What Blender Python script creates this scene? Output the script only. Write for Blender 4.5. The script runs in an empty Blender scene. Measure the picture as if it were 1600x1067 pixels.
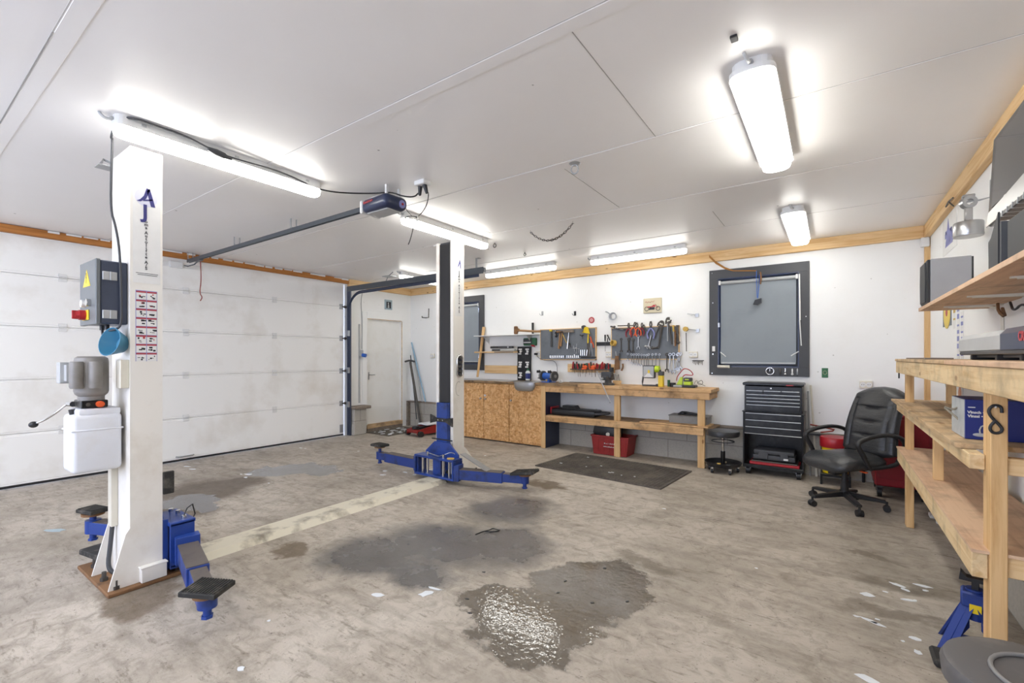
import bpy, bmesh, math, random
from mathutils import Vector, Matrix
random.seed(7)
R = math.radians
C = bpy.context.scene.collection
# ------------------------------------------------------------------ camera, world, exposure
FPX, YAW, CH, HZ = 711.1, R(35.06), 1.38, 558.0
cd = bpy.data.cameras.new('camera'); cam = bpy.data.objects.new('camera', cd); C.objects.link(cam)
cd.sensor_width = 36; cd.lens = FPX / 1600 * 36; cd.shift_y = (HZ - 533.5) / 1600; cd.clip_start = .095
cam.location = (0, 0, CH); cam.rotation_euler = (R(90), 0, YAW)
bpy.context.scene.camera = cam
wd = bpy.data.worlds.new('world'); bpy.context.scene.world = wd; wd.use_nodes = True
wd.node_tree.nodes['Background'].inputs[0].default_value = (.66, .75, 1, 1)
wd.node_tree.nodes['Background'].inputs[1].default_value = 6.3
vs = bpy.context.scene.view_settings
vs.view_transform = 'Standard'; vs.look = 'None'; vs.gamma = 1; vs.use_curve_mapping = False; vs.exposure = 0.72
LAMP = 16.0          # radiance of the tube diffusers
LAMP_BACK = 9.0      # tubes along the back wall, set lower to keep that wall from overexposing
LAMP_FILL = 16.5     # unseen fixtures added behind the camera as fill light
pl = bpy.data.lights.new('window_portal', 'AREA'); pl.shape = 'RECTANGLE'; pl.size = 5.0; pl.size_y = 1.5; pl.cycles.is_portal = True  # portal for the window added behind the camera
po_ = bpy.data.objects.new('window_portal', pl); C.objects.link(po_); po_.location = (-3.3, -3.17, 1.65); po_.rotation_euler = (R(90), 0, 0)
XL, XR, YB, YF, ZC = -7.03, .844, 6.42, -3.2, 2.76      # room faces
_F = (-math.sin(YAW), math.cos(YAW)); _R = (math.cos(YAW), math.sin(YAW))
def ray(px, py):
    r = (px - 800) / FPX
    return _F[0] + r * _R[0], _F[1] + r * _R[1], (HZ - py) / FPX
def PF(px, py, z=0.):                 # point at height z
    x, y, u = ray(px, py); t = (z - CH) / u; return Vector((x * t, y * t, z))
def PY(px, py, Y=YB):                 # point on the plane y = Y
    x, y, u = ray(px, py); t = Y / y; return Vector((x * t, Y, CH + u * t))
def PX(px, py, X=XL):                 # point on the plane x = X
    x, y, u = ray(px, py); t = X / x; return Vector((X, y * t, CH + u * t))
# ------------------------------------------------------------------ materials
def lin(c):
    if isinstance(c, str):
        c = [int(c[i:i + 2], 16) / 255 for i in (0, 2, 4)]
    return tuple((v / 12.92 if v <= .04045 else ((v + .055) / 1.055) ** 2.4) for v in c) + (1,)
class N:
    def __init__(s, name):
        s.m = bpy.data.materials.new(name); s.m.use_nodes = True; s.t = s.m.node_tree
        s.b = s.t.nodes['Principled BSDF']; s.tc = s.t.nodes.new('ShaderNodeTexCoord')
    def n(s, typ, **kw):
        x = s.t.nodes.new('ShaderNode' + typ)
        for k, v in kw.items():
            if k in x.inputs.keys() if isinstance(k, str) else False: x.inputs[k].default_value = v
            else: setattr(x, k, v)
        return x
    def L(s, a, b): s.t.links.new(a, b)
    def noise(s, scale, detail=4, rough=.55, vec=None, stretch=None, dist=0):
        x = s.t.nodes.new('ShaderNodeTexNoise'); x.inputs['Scale'].default_value = scale
        x.inputs['Detail'].default_value = detail; x.inputs['Roughness'].default_value = rough; x.inputs['Distortion'].default_value = dist
        v = vec or s.tc.outputs['Object']
        if stretch:
            mp = s.t.nodes.new('ShaderNodeMapping'); mp.inputs['Scale'].default_value = stretch; s.L(v, mp.inputs[0]); v = mp.outputs[0]
        s.L(v, x.inputs['Vector']); return x.outputs['Fac']
    def ramp(s, fac, stops):
        x = s.t.nodes.new('ShaderNodeValToRGB'); e = x.color_ramp.elements
        while len(e) < len(stops): e.new(.5)
        for i, (p, c) in enumerate(stops):
            e[i].position = p; e[i].color = lin(c) if not isinstance(c, (int, float)) else (c, c, c, 1)
        s.L(fac, x.inputs[0]); return x.outputs[0]
    def mix(s, fac, a, b, mode='MIX'):
        x = s.t.nodes.new('ShaderNodeMix'); x.data_type = 'RGBA'; x.blend_type = mode
        for i, v in ((0, fac), (6, a), (7, b)):
            if isinstance(v, (int, float)): x.inputs[i].default_value = v
            elif isinstance(v, (tuple, str)): x.inputs[i].default_value = lin(v)
            else: s.L(v, x.inputs[i])
        return x.outputs[2]
    def math(s, op, a, b=None, c=None):
        x = s.t.nodes.new('ShaderNodeMath'); x.operation = op
        for i, v in enumerate((a, b, c)):
            if v is None: continue
            if isinstance(v, (int, float)): x.inputs[i].default_value = v
            else: s.L(v, x.inputs[i])
        return x.outputs[0]
    def bump(s, h, strength=.2, dist=.01):
        x = s.t.nodes.new('ShaderNodeBump'); x.inputs['Strength'].default_value = strength; x.inputs['Distance'].default_value = dist
        s.L(h, x.inputs['Height']); s.L(x.outputs[0], s.b.inputs['Normal'])
    def col(s, c):
        if isinstance(c, (tuple, str)): s.b.inputs['Base Color'].default_value = lin(c)
        else: s.L(c, s.b.inputs['Base Color'])
def mat(name, c, rough=.5, metal=0., dirt=None, amt=.35, scale=9., bump=0., spec=None, bscale=60):
    k = N(name); k.b.inputs['Roughness'].default_value = rough; k.b.inputs['Metallic'].default_value = metal
    if spec is not None: k.b.inputs['Specular IOR Level'].default_value = spec
    f = k.noise(scale, 5, .6)
    if dirt: k.col(k.mix(k.ramp(f, [(.5, 0.), (.72, amt)]), c, dirt))
    else:
        v = lin(c); k.col(k.mix(f, tuple(min(1, x * .9) for x in (c if not isinstance(c, str) else [int(c[i:i+2], 16)/255 for i in (0, 2, 4)])), c))
    if bump: k.bump(k.noise(bscale, 4, .6), bump, .005)
    return k.m
def wood(name, c1, c2, axis, dirt=None, amt=.5, rough=.65, sc=28):
    k = N(name); k.b.inputs['Roughness'].default_value = rough; k.b.inputs['Specular IOR Level'].default_value = .25
    st = [1, 1, 1]; st['xyz'.index(axis)] = .06
    g = k.noise(sc, 5, .6, stretch=st, dist=.6)
    c = k.ramp(g, [(.3, c2), (.55, c1), (.8, c1)])
    v = k.t.nodes.new('ShaderNodeTexVoronoi'); v.inputs['Scale'].default_value = 6
    mp = k.t.nodes.new('ShaderNodeMapping'); mp.inputs['Scale'].default_value = [.5 if i == 'xyz'.index(axis) else 1.1 for i in range(3)]
    k.L(k.tc.outputs['Object'], mp.inputs[0]); k.L(mp.outputs[0], v.inputs['Vector'])
    c = k.mix(k.ramp(v.outputs['Distance'], [(.06, .7), (.1, 0.)]), c, '7a4a22')
    if dirt: c = k.mix(k.ramp(k.noise(5, 6, .65), [(.48, 0.), (.66, amt)]), c, dirt)
    k.col(c); k.bump(g, .15, .003); return k.m
def osb(name):
    k = N(name); k.b.inputs['Roughness'].default_value = .7
    def vor(sc, st):
        v = k.t.nodes.new('ShaderNodeTexVoronoi'); v.inputs['Scale'].default_value = sc
        mp = k.t.nodes.new('ShaderNodeMapping'); mp.inputs['Scale'].default_value = st
        nz = k.t.nodes.new('ShaderNodeTexNoise'); nz.inputs['Scale'].default_value = 14
        k.L(k.tc.outputs['Object'], nz.inputs['Vector'])
        ad = k.t.nodes.new('ShaderNodeVectorMath'); ad.operation = 'MULTIPLY_ADD'; ad.inputs[1].default_value = (.09, .09, .09)
        k.L(nz.outputs['Color'], ad.inputs[0]); k.L(k.tc.outputs['Object'], ad.inputs[2]); k.L(ad.outputs[0], mp.inputs[0]); k.L(mp.outputs[0], v.inputs['Vector'])
        s = k.t.nodes.new('ShaderNodeSeparateColor'); k.L(v.outputs['Color'], s.inputs[0]); return s.outputs[0]
    a, b = vor(20, (1, 1, 2.6)), vor(24, (2.4, 1, 1))
    c = k.mix(.5, k.ramp(a, [(.1, 'b8824a'), (.45, 'd9a467'), (.9, 'ecc08a')]), k.ramp(b, [(.1, 'bd8549'), (.5, 'd6a266'), (.9, 'f0c892')]))
    k.col(k.mix(k.ramp(k.noise(4, 4), [(.5, 0.), (.8, .15)]), c, '6b3d1a')); k.bump(a, .3, .003); return k.m
def blocks(name, c, mortar, ax):
    k = N(name); k.b.inputs['Roughness'].default_value = .9
    cx = k.t.nodes.new('ShaderNodeSeparateXYZ'); k.L(k.tc.outputs['Object'], cx.inputs[0])
    cb = k.t.nodes.new('ShaderNodeCombineXYZ'); k.L(cx.outputs[0 if ax == 'x' else 1], cb.inputs[0]); k.L(cx.outputs[2], cb.inputs[1])
    br = k.t.nodes.new('ShaderNodeTexBrick'); k.L(cb.outputs[0], br.inputs['Vector']); br.inputs['Scale'].default_value = 1
    br.inputs['Brick Width'].default_value = .5; br.inputs['Row Height'].default_value = .25; br.inputs['Mortar Size'].default_value = .006
    br.inputs['Color1'].default_value = lin(c); br.inputs['Color2'].default_value = lin(c); br.inputs['Mortar'].default_value = lin(mortar)
    k.col(k.mix(k.ramp(k.noise(60, 6, .75), [(.45, 0.), (.7, .4)]), br.outputs['Color'], '7d7973')); k.bump(k.noise(90, 4), .5, .006); return k.m
M = {}
M['wall'] = None
def wallmat(name, c, seam_ax, ribs=False):
    k = N(name); k.b.inputs['Roughness'].default_value = .6; k.b.inputs['Specular IOR Level'].default_value = .3
    d = k.ramp(k.noise(1.3, 6, .7), [(.5, 0.), (.8, .18)])
    cc = k.mix(d, c, 'd9d2c4')
    sp = k.t.nodes.new('ShaderNodeTexVoronoi'); sp.inputs['Scale'].default_value = 5.5; k.L(k.tc.outputs['Object'], sp.inputs['Vector'])
    cc = k.mix(k.ramp(sp.outputs['Distance'], [(.035, .45), (.05, 0.)]), cc, '8a8377')
    cc = k.mix(k.ramp(k.noise(16, 6, .8), [(.66, 0.), (.74, .35)]), cc, 'b4a68f')
    k.col(cc); k.bump(k.noise(8, 3), .12, .01); return k.m
M['wall'] = wallmat('painted_board', 'f1f1ef', 'x')
M['ceil'] = None
def ceilmat():
    k = N('ceiling_board'); k.b.inputs['Roughness'].default_value = .38; k.b.inputs['Specular IOR Level'].default_value = .45
    c = k.mix(k.ramp(k.noise(.8, 5, .6), [(.4, 0.), (.8, .25)]), 'f3f1f0', 'e6e1d9')
    v = k.t.nodes.new('ShaderNodeTexVoronoi'); v.inputs['Scale'].default_value = 3.1; k.L(k.tc.outputs['Object'], v.inputs['Vector'])
    c = k.mix(k.ramp(v.outputs['Distance'], [(.025, .8), (.032, 0.)]), c, '5a5550')
    k.col(c); k.bump(k.noise(2.2, 2), .25, .02); return k.m
M['ceil'] = ceilmat()
M['seam'] = mat('board_seam', 'c9c6c2', .5)
M['seamdk'] = mat('dark_seam', 'aaa7a3', .7)
M['pine'] = wood('pine_x', 'e6c594', 'cfa36c', 'x')
M['piney'] = wood('pine_y', 'e6c594', 'cfa36c', 'y')
M['pinez'] = wood('pine_z', 'dcb784', 'c49862', 'z')
M['piney2'] = wood('pine_beam_y', 'dcb98a', 'c49c66', 'y', '8a7356', .3)
M['orange'] = wood('orange_timber_y', 'b97c42', '96602f', 'y')
M['rail'] = wood('pale_rail_y', 'e0c79c', 'cba878', 'y', '8a7a62', .5)
M['benchx'] = wood('bench_timber_x', 'd9b182', 'bb9160', 'x', '4a3a2a', .65)
M['plyd'] = wood('dirty_plywood', 'cdb08a', 'a98a63', 'y', '6f6252', .7)
M['plyp'] = wood('pink_plywood', 'd9b898', 'c5a083', 'y', '8f7560', .45)
M['plyx'] = wood('dirty_top_x', '9b7f5f', '7c6347', 'x', '3d332a', .8)
M['greywood'] = wood('grey_old_wood', '8a7e72', '6c6156', 'x')
M['osb'] = osb('osb_board')
M['blockx'] = blocks('block_x', 'b5b0a6', '918b82', 'x'); M['blocky'] = blocks('block_y', 'b5b0a6', '918b82', 'y')
M['black'] = mat('black_plastic', '232325', .45); M['blackm'] = mat('black_metal', '141517', .3, .2, 'e0e0e0', .03)
M['rubber'] = mat('black_rubber', '2a2927', .8, 0, '7c756b', .5, 14, .2); M['leather'] = None
def leather():
    k = N('black_leather'); k.b.inputs['Roughness'].default_value = .33; k.col(k.mix(k.noise(5, 4), '242527', '38393b'))
    k.bump(k.noise(14, 4, .6, stretch=(1, 1, 3)), .5, .012); return k.m
M['leather'] = leather()
M['dgrey'] = mat('dark_grey_frame', '47484b', .55); M['pegboard'] = mat('grey_board', '6c7177', .55, 0, '565b61', .5)
M['fabric'] = mat('grey_blind_fabric', '8f969b', .85, 0, '7f868c', .4, 3); M['grey'] = mat('grey_plastic', '8b8986', .55, 0, '6f6a64', .4)
M['ltgrey'] = mat('light_grey_plastic', 'b9bbbb', .4); M['motor'] = mat('motor_grey', '8a8681', .5, .1, '6a655e', .5)
M['navy'] = mat('navy_plastic', '2a3350', .3); M['slate'] = mat('slate_blue_box', '3a4254', .35, 0, '2c3342', .5); M['slate2'] = mat('grey_box_front', '6d7173', .45)
M['steel'] = mat('brushed_steel', 'b5b5b5', .3, .9); M['chrome'] = mat('chrome', 'd8d8d8', .12, 1.); M['dsteel'] = mat('dark_steel', '5a5652', .5, .6, '3a332c', .5, 30)
M['galv'] = mat('galvanised', 'b4b6b8', .35, .6); M['track'] = mat('dark_track', '646a70', .4, .5); M['trackb'] = mat('blue_black_track', '4a5266', .4, .2)
M['white'] = mat('white_plastic', 'eeeeec', .4); M['wht'] = mat('white_paint_post', 'ece8e0', .42, 0, 'cbbfae', .5, 3.2, .03)
M['cream'] = mat('cream_plastic', 'e6e0cf', .4); M['blue'] = mat('blue_paint', '21408c', .4, 0, '191d2b', .75, 6); M['blue2'] = mat('blue_arm', '20397f', .45, 0, '25262b', .85, 7)
M['blued'] = mat('greasy_blue_top', '5e5650', .6, 0, '39353a', .6, 9); M['ltblue'] = mat('blue_bowl', '42819f', .4, 0, '326583', .4, 4)
M['gblue'] = mat('grinder_blue', '2c66c4', .35); M['red'] = mat('red_paint', 'b0202a', .35); M['dred'] = mat('dark_red_paint', '8e1422', .3)
M['cratered'] = mat('crate_red', '93231f', .5, 0, '4a1512', .4); M['orangep'] = mat('orange_plastic', 'e8602c', .4); M['yellow'] = mat('yellow_plastic', 'f0cf1e', .4)
M['lime'] = mat('lime_plastic', 'c4e022', .4); M['green'] = mat('green_plastic', '2f6b45', .5); M['tape'] = mat('yellow_tape', 'd8b35a', .6)
M['rust'] = mat('rusty_plate', '84603f', .75, .1, '4a3a2e', .95, 9, .3); M['tankw'] = mat('white_tank', 'dfe1e6', .45, 0, 'c9bda6', .3, 5)
M['panel'] = mat('door_panel', 'f4f3f0', .45, 0, 'd6cfc3', .5, 1.6, .05); M['door'] = mat('white_door_leaf', 'ecebe7', .45, 0, 'd8d1c4', .3, 4)
M['beamf'] = mat('worn_white_beam', 'dad3bf', .5, .1, '74695a', .95, 5, .15); M['handlew'] = wood('worn_handle', 'a5815c', '7e5f40', 'z'); M['handlewx'] = wood('worn_handle_x', 'a5815c', '7e5f40', 'x')
M['paper'] = mat('white_paper', 'f0efec', .7); M['purple'] = mat('purple_print', '3b3a7c', .5); M['ink'] = mat('black_ink', '2b2b33', .6); M['redink'] = mat('red_print', 'b8444a', .6); M['blueink'] = mat('blue_print', '8f93c8', .6)
M['skin'] = mat('peach_print', 'd99a78', .7); M['screen'] = mat('tv_screen', '2b2c2e', .08); M['tvframe'] = mat('tv_frame', '1a1b1d', .2, .1); M['spk'] = mat('speaker_grey', '97989b', .5); M['spkd'] = mat('speaker_dark', '38393b', .6)
M['cardblue'] = mat('blue_carton', '1f2f7d', .35); M['cardgrey'] = mat('carton_side', 'b3b6b5', .5, 0, '8a8f94', .6, 12); M['glove'] = mat('canvas', '8c8474', .8)
M['flake'] = mat('paint_flake', 'e9edf0', .5); M['strap'] = mat('orange_strap', 'a8722e', .7); M['redcord'] = mat('red_cord', '9c4a3c', .7); M['hblue'] = mat('pale_blue_pipe', '9ec0d6', .5); M['tan'] = mat('tan_card', 'd8cdb0', .7)
M['mortar'] = mat('pale_paper_tape', 'a9bcc4', .6); M['tubeg'] = mat('dark_bore', '17181b', .6); M['postchan'] = mat('post_channel', '4c5157', .5, .3); M['bbeige'] = mat('door_mat_grit', '5d564c', .9, 0, '37322c', .8, 30, .4)
M['clear'] = mat('bottle_white', 'dfe6e6', .35)
def glass():
    k = N('window_glass'); k.b.inputs['Transmission Weight'].default_value = 1; k.b.inputs['Roughness'].default_value = .02; k.col('ffffff'); return k.m
M['glass'] = glass()
def emis(name, c, s):
    k = N(name); k.b.inputs['Emission Color'].default_value = lin(c); k.b.inputs['Emission Strength'].default_value = s; k.b.inputs['Roughness'].default_value = .3; return k.m
M['lamp'] = emis('lit_diffuser', 'fffdf6', LAMP); M['lampm'] = emis('tube_diffuser', 'fffdf6', 13.0); M['lampb'] = emis('dimmer_diffuser', 'fffdf6', LAMP_BACK); M['lampr'] = emis('bright_diffuser', 'fffdf6', LAMP_FILL)
def floormat():
    k = N('concrete_floor'); P = k.t.nodes.new('ShaderNodeNewGeometry').outputs['Position']
    base = k.ramp(k.noise(1.1, 8, .62, dist=.4), [(.3, '958c7f'), (.5, 'b3a99c'), (.72, 'c4bbae')])
    base = k.mix(k.ramp(k.noise(9, 8, .7, dist=.8), [(.46, 0.), (.68, .6)]), base, '7d7365')
    base = k.mix(k.ramp(k.noise(5, 8, .7, stretch=(.35, 1.6, 1)), [(.5, 0.), (.66, .4)]), base, '6f6658')
    base = k.mix(k.ramp(k.noise(13, 8, .75, stretch=(.5, 1.8, 1)), [(.56, 0.), (.64, .55)]), base, '6a6050')
    base = k.mix(k.ramp(k.noise(45, 4, .7), [(.62, 0.), (.70, .65)]), base, '544b3f')
    nz = k.t.nodes.new('ShaderNodeTexNoise'); nz.inputs['Scale'].default_value = 3.2; nz.inputs['Detail'].default_value = 7; nz.inputs['Roughness'].default_value = .62; k.L(P, nz.inputs['Vector'])
    ad = k.t.nodes.new('ShaderNodeVectorMath'); ad.operation = 'MULTIPLY_ADD'; ad.inputs[1].default_value = (.55, .55, 0); k.L(nz.outputs['Color'], ad.inputs[0])
    of = k.t.nodes.new('ShaderNodeVectorMath'); of.operation = 'ADD'; of.inputs[1].default_value = (-.275, -.275, 0); k.L(P, of.inputs[0]); k.L(of.outputs[0], ad.inputs[2])
    def blob(lst, lo=.85, hi=1.05):
        d = None
        for (px, py, rx, ry) in lst:
            c = PF(px, py)
            s = k.t.nodes.new('ShaderNodeVectorMath'); s.operation = 'SUBTRACT'; k.L(ad.outputs[0], s.inputs[0]); s.inputs[1].default_value = c
            m = k.t.nodes.new('ShaderNodeVectorMath'); m.operation = 'MULTIPLY'; k.L(s.outputs[0], m.inputs[0]); m.inputs[1].default_value = (1 / rx, 1 / ry, 0)
            l = k.t.nodes.new('ShaderNodeVectorMath'); l.operation = 'LENGTH'; k.L(m.outputs[0], l.inputs[0])
            d = l.outputs['Value'] if d is None else k.math('MINIMUM', d, l.outputs['Value'])
        mr = k.t.nodes.new('ShaderNodeMapRange'); mr.inputs['From Min'].default_value = hi; mr.inputs['From Max'].default_value = lo; k.L(d, mr.inputs['Value']); return mr.outputs[0]
    oil = blob([(585, 865, .42, .36), (690, 850, .6, .42), (790, 850, .4, .42), (800, 795, .42, .5), (650, 895, .34, .2)], .6, 1.08)
    wet = blob([(840, 975, .3, .36), (900, 930, .36, .34), (940, 905, .3, .3), (780, 945, .22, .2)], .92, 1.05)
    brn = blob([(320, 765, .55, .55), (280, 790, .5, .3), (370, 755, .35, .3)], .6, 1.1)
    gry = blob([(455, 733, .28, .4), (420, 737, .3, .22), (500, 735, .25, .22), (300, 785, .35, .2)], .95, 1.02)
    rst = blob([(850, 757, .28, .12), (215, 925, .42, .2), (460, 860, .14, .1)], .7, 1.05)
    drk = blob([(905, 655 + 105, .001, .001), (1010, 880, .3, .1), (1400, 915, .3, .1), (1400, 965, .3, .07), (1360, 870, .18, .05)], .5, 1.1)
    ofc = k.mix(k.noise(6, 5, .6), '2d2826', '605f5f')
    c = k.mix(k.math('MULTIPLY', oil, .82), base, ofc)
    c = k.mix(k.math('MULTIPLY', brn, .8), c, '574b3e')
    c = k.mix(k.math('MULTIPLY', gry, .7), c, '70706f')
    c = k.mix(k.math('MULTIPLY', rst, .75), c, '5d4c35')
    c = k.mix(k.math('MULTIPLY', drk, .6), c, '605749')
    c = k.mix(k.math('MULTIPLY', wet, .75), c, k.mix(k.ramp(k.noise(2.3, 3), [(.5, 0.), (.6, 1.)]), '4d463c', '3d3019'))
    cr = k.t.nodes.new('ShaderNodeTexVoronoi'); cr.feature = 'DISTANCE_TO_EDGE'; cr.inputs['Scale'].default_value = .38; k.L(ad.outputs[0], cr.inputs['Vector'])
    c = k.mix(k.ramp(cr.outputs['Distance'], [(.0008, .3), (.0025, 0.)]), c, '5b5348')
    k.col(c)
    dry = k.ramp(k.noise(3, 5), [(.3, .55), (.7, .8)])
    r = k.mix(wet, dry, '303030'); r = k.mix(k.math('MULTIPLY', oil, .7), r, '585858'); r = k.mix(k.math('MULTIPLY', gry, .8), r, '404040')
    k.L(r, k.b.inputs['Roughness'])
    h0 = k.math('ADD', k.noise(55, 6, .7), k.math('MULTIPLY', k.noise(7, 4), 1.2)); dryf = k.math('SUBTRACT', 1, wet); h = k.math('ADD', k.math('MULTIPLY', h0, dryf), k.math('MULTIPLY', k.math('ADD', k.noise(34, 2, .5), k.noise(5, 1)), k.math('MULTIPLY', wet, .42)))
    x = k.t.nodes.new('ShaderNodeBump'); x.inputs['Distance'].default_value = .008; x.inputs['Strength'].default_value = .4; k.L(h, x.inputs['Height']); k.L(x.outputs[0], k.b.inputs['Normal'])
    return k.m
M['floor'] = floormat()
def matgrid():
    k = N('ring_mat_rubber'); k.b.inputs['Roughness'].default_value = .75
    k.col(k.mix(k.ramp(k.noise(3, 5, .7), [(.4, .1), (.7, .8)]), '46413d', '7a7167')); return k.m
M['mat'] = matgrid()
# ------------------------------------------------------------------ mesh building
ORG = {}
class B:
    def __init__(s): s.bm = bmesh.new(); s.mi = 0
    def _fin(s, vs, mx=None, fs=None):
        if mx is not None: bmesh.ops.transform(s.bm, matrix=mx, verts=vs)
        return s
    def m(s, i): s.mi = i; return s
    def _new(s, fn):
        n0 = set(s.bm.faces); r = fn(); 
        for f in s.bm.faces:
            if f not in n0: f.material_index = s.mi
        return r
    def box(s, x0, x1, y0, y1, z0, z1, bev=0, mx=None, seg=1):
        def go():
            vs = bmesh.ops.create_cube(s.bm, size=1)['verts']
            bmesh.ops.transform(s.bm, matrix=Matrix.Translation(((x0 + x1) / 2, (y0 + y1) / 2, (z0 + z1) / 2)) @ Matrix.Diagonal((abs(x1 - x0), abs(y1 - y0), abs(z1 - z0), 1)), verts=vs)
            if bev:
                es = list({e for v in vs for e in v.link_edges})
                r = bmesh.ops.bevel(s.bm, geom=es, offset=bev, segments=seg, affect='EDGES', profile=.5)
                vs = list({v for f in r['faces'] for v in f.verts} | {v for v in vs if v.is_valid})
            if mx is not None: bmesh.ops.transform(s.bm, matrix=mx, verts=vs)
        s._new(go); return s
    def cyl(s, p0, p1, r, r2=None, seg=16, caps=True):
        p0, p1 = Vector(p0), Vector(p1); d = p1 - p0; r2 = r if r2 is None else r2
        q = d.to_track_quat('Z', 'Y').to_matrix().to_4x4()
        def go():
            bmesh.ops.create_cone(s.bm, cap_ends=caps, segments=seg, radius1=r, radius2=r2, depth=d.length, matrix=Matrix.Translation((p0 + p1) / 2) @ q)
        s._new(go); return s
    def ball(s, c, r, sc=(1, 1, 1), seg=14):
        s._new(lambda: bmesh.ops.create_uvsphere(s.bm, u_segments=seg, v_segments=max(6, seg // 2 + 2), radius=r, matrix=Matrix.Translation(c) @ Matrix.Diagonal(tuple(sc) + (1,)))); return s
    def tube(s, pts, r, seg=6, closed=False, sm=0):
        pts = [Vector(p) for p in pts]
        if sm:
            for _ in range(sm):
                q = []; n = len(pts)
                rng = range(n if closed else n - 1)
                if not closed: q.append(pts[0])
                for i in rng:
                    a, b = pts[i], pts[(i + 1) % n]; q += [a * .75 + b * .25, a * .25 + b * .75]
                if not closed: q.append(pts[-1])
                pts = q
        def go():
            n = len(pts); rings = []; up = Vector((0, 0, 1)); prev = None
            for i, p in enumerate(pts):
                a = pts[i - 1] if (i or closed) else p; b = pts[(i + 1) % n] if (i < n - 1 or closed) else p
                t = (b - a).normalized()
                u = (up if prev is None else prev)
                u = u - t * u.dot(t)
                if u.length < 1e-4: u = t.orthogonal()
                u.normalize(); prev = u; w = t.cross(u)
                rr = r(i / max(1, n - 1)) if callable(r) else r
                rings.append([s.bm.verts.new(p + (u * math.cos(2 * math.pi * j / seg) + w * math.sin(2 * math.pi * j / seg)) * rr) for j in range(seg)])
            for i in range(n if closed else n - 1):
                A, Bq = rings[i], rings[(i + 1) % n]
                for j in range(seg): s.bm.faces.new((A[j], A[(j + 1) % seg], Bq[(j + 1) % seg], Bq[j]))
            if not closed:
                s.bm.faces.new(rings[0][::-1]); s.bm.faces.new(rings[-1])
        s._new(go); return s
    def lathe(s, prof, c=(0, 0, 0), axis=(0, 0, 1), seg=24, closed=False):
        q = Vector(axis).to_track_quat('Z', 'Y').to_matrix().to_4x4(); mx = Matrix.Translation(c) @ q
        def go():
            rings = []
            for (r, z) in prof:
                rings.append([s.bm.verts.new(mx @ Vector((max(r, 1e-4) * math.cos(2 * math.pi * j / seg), max(r, 1e-4) * math.sin(2 * math.pi * j / seg), z))) for j in range(seg)])
            for i in range(len(rings) - 1 + (1 if closed else 0)):
                A, Bq = rings[i], rings[(i + 1) % len(rings)]
                for j in range(seg): s.bm.faces.new((A[j], A[(j + 1) % seg], Bq[(j + 1) % seg], Bq[j]))
            if not closed:
                if prof[0][0] > 1e-3: s.bm.faces.new(rings[0][::-1])
                if prof[-1][0] > 1e-3: s.bm.faces.new(rings[-1])
        s._new(go); return s
    def prism(s, poly, a0, a1, plane='xz', mx=None):
        def p3(p, a):
            return Vector({'xz': (p[0], a, p[1]), 'yz': (a, p[0], p[1]), 'xy': (p[0], p[1], a)}[plane])
        def go():
            A = [s.bm.verts.new(p3(p, a0)) for p in poly]; Bq = [s.bm.verts.new(p3(p, a1)) for p in poly]; n = len(poly)
            s.bm.faces.new(A); s.bm.faces.new(Bq[::-1])
            for i in range(n): s.bm.faces.new((A[i], Bq[i], Bq[(i + 1) % n], A[(i + 1) % n]))
            if mx is not None: bmesh.ops.transform(s.bm, matrix=mx, verts=A + Bq)
        s._new(go); return s
    def grid(s, nx, ny, fn):
        def go():
            V = [[s.bm.verts.new(fn(i / nx, j / ny)) for j in range(ny + 1)] for i in range(nx + 1)]
            for i in range(nx):
                for j in range(ny): s.bm.faces.new((V[i][j], V[i + 1][j], V[i + 1][j + 1], V[i][j + 1]))
        s._new(go); return s
    def build(s, name, mats, parent=None, smooth=None, sub=0):
        bmesh.ops.remove_doubles(s.bm, verts=s.bm.verts, dist=1e-6)
        bmesh.ops.recalc_face_normals(s.bm, faces=s.bm.faces)
        if parent is None:
            co = [v.co for v in s.bm.verts]
            o3 = Vector(((min(c.x for c in co) + max(c.x for c in co)) / 2, (min(c.y for c in co) + max(c.y for c in co)) / 2, min(c.z for c in co)))
        else: o3 = ORG[parent]
        bmesh.ops.translate(s.bm, verts=s.bm.verts, vec=-o3)
        me = bpy.data.meshes.new(name); s.bm.to_mesh(me); s.bm.free()
        mats = mats if isinstance(mats, (list, tuple)) else [mats]
        for x in mats: me.materials.append(M[x] if isinstance(x, str) else x)
        if smooth:
            for p in me.polygons: p.use_smooth = True
            try: me.set_sharp_from_angle(angle=R(smooth if smooth > 1 else 35))
            except Exception: pass
        o = bpy.data.objects.new(name, me); C.objects.link(o)
        if parent is None: o.location = o3
        else: o.parent = parent
        if sub:
            md = o.modifiers.new('sub', 'SUBSURF'); md.levels = sub; md.render_levels = sub
        ORG[o] = o3; return o
def tag(o, label, cat, group=None, kind=None):
    if label: o['label'] = label
    if cat: o['category'] = cat
    if group: o['group'] = group
    if kind: o['kind'] = kind
    return o
def thing(name, loc, label, cat, group=None, kind=None):
    o = bpy.data.objects.new(name, None); C.objects.link(o); o.location = loc; ORG[o] = Vector(loc); o.empty_display_size = .1
    return tag(o, label, cat, group, kind)
def struct(o): o['kind'] = 'structure'; return o
def local(name, label, cat, group=None): return thing(name, (0, 0, 0), label, cat, group)
def place(o, loc, rz=0, rx=0, ry=0, sc=1): o.location = loc; o.rotation_euler = (rx, ry, rz); o.scale = (sc,) * 3; return o
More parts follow.
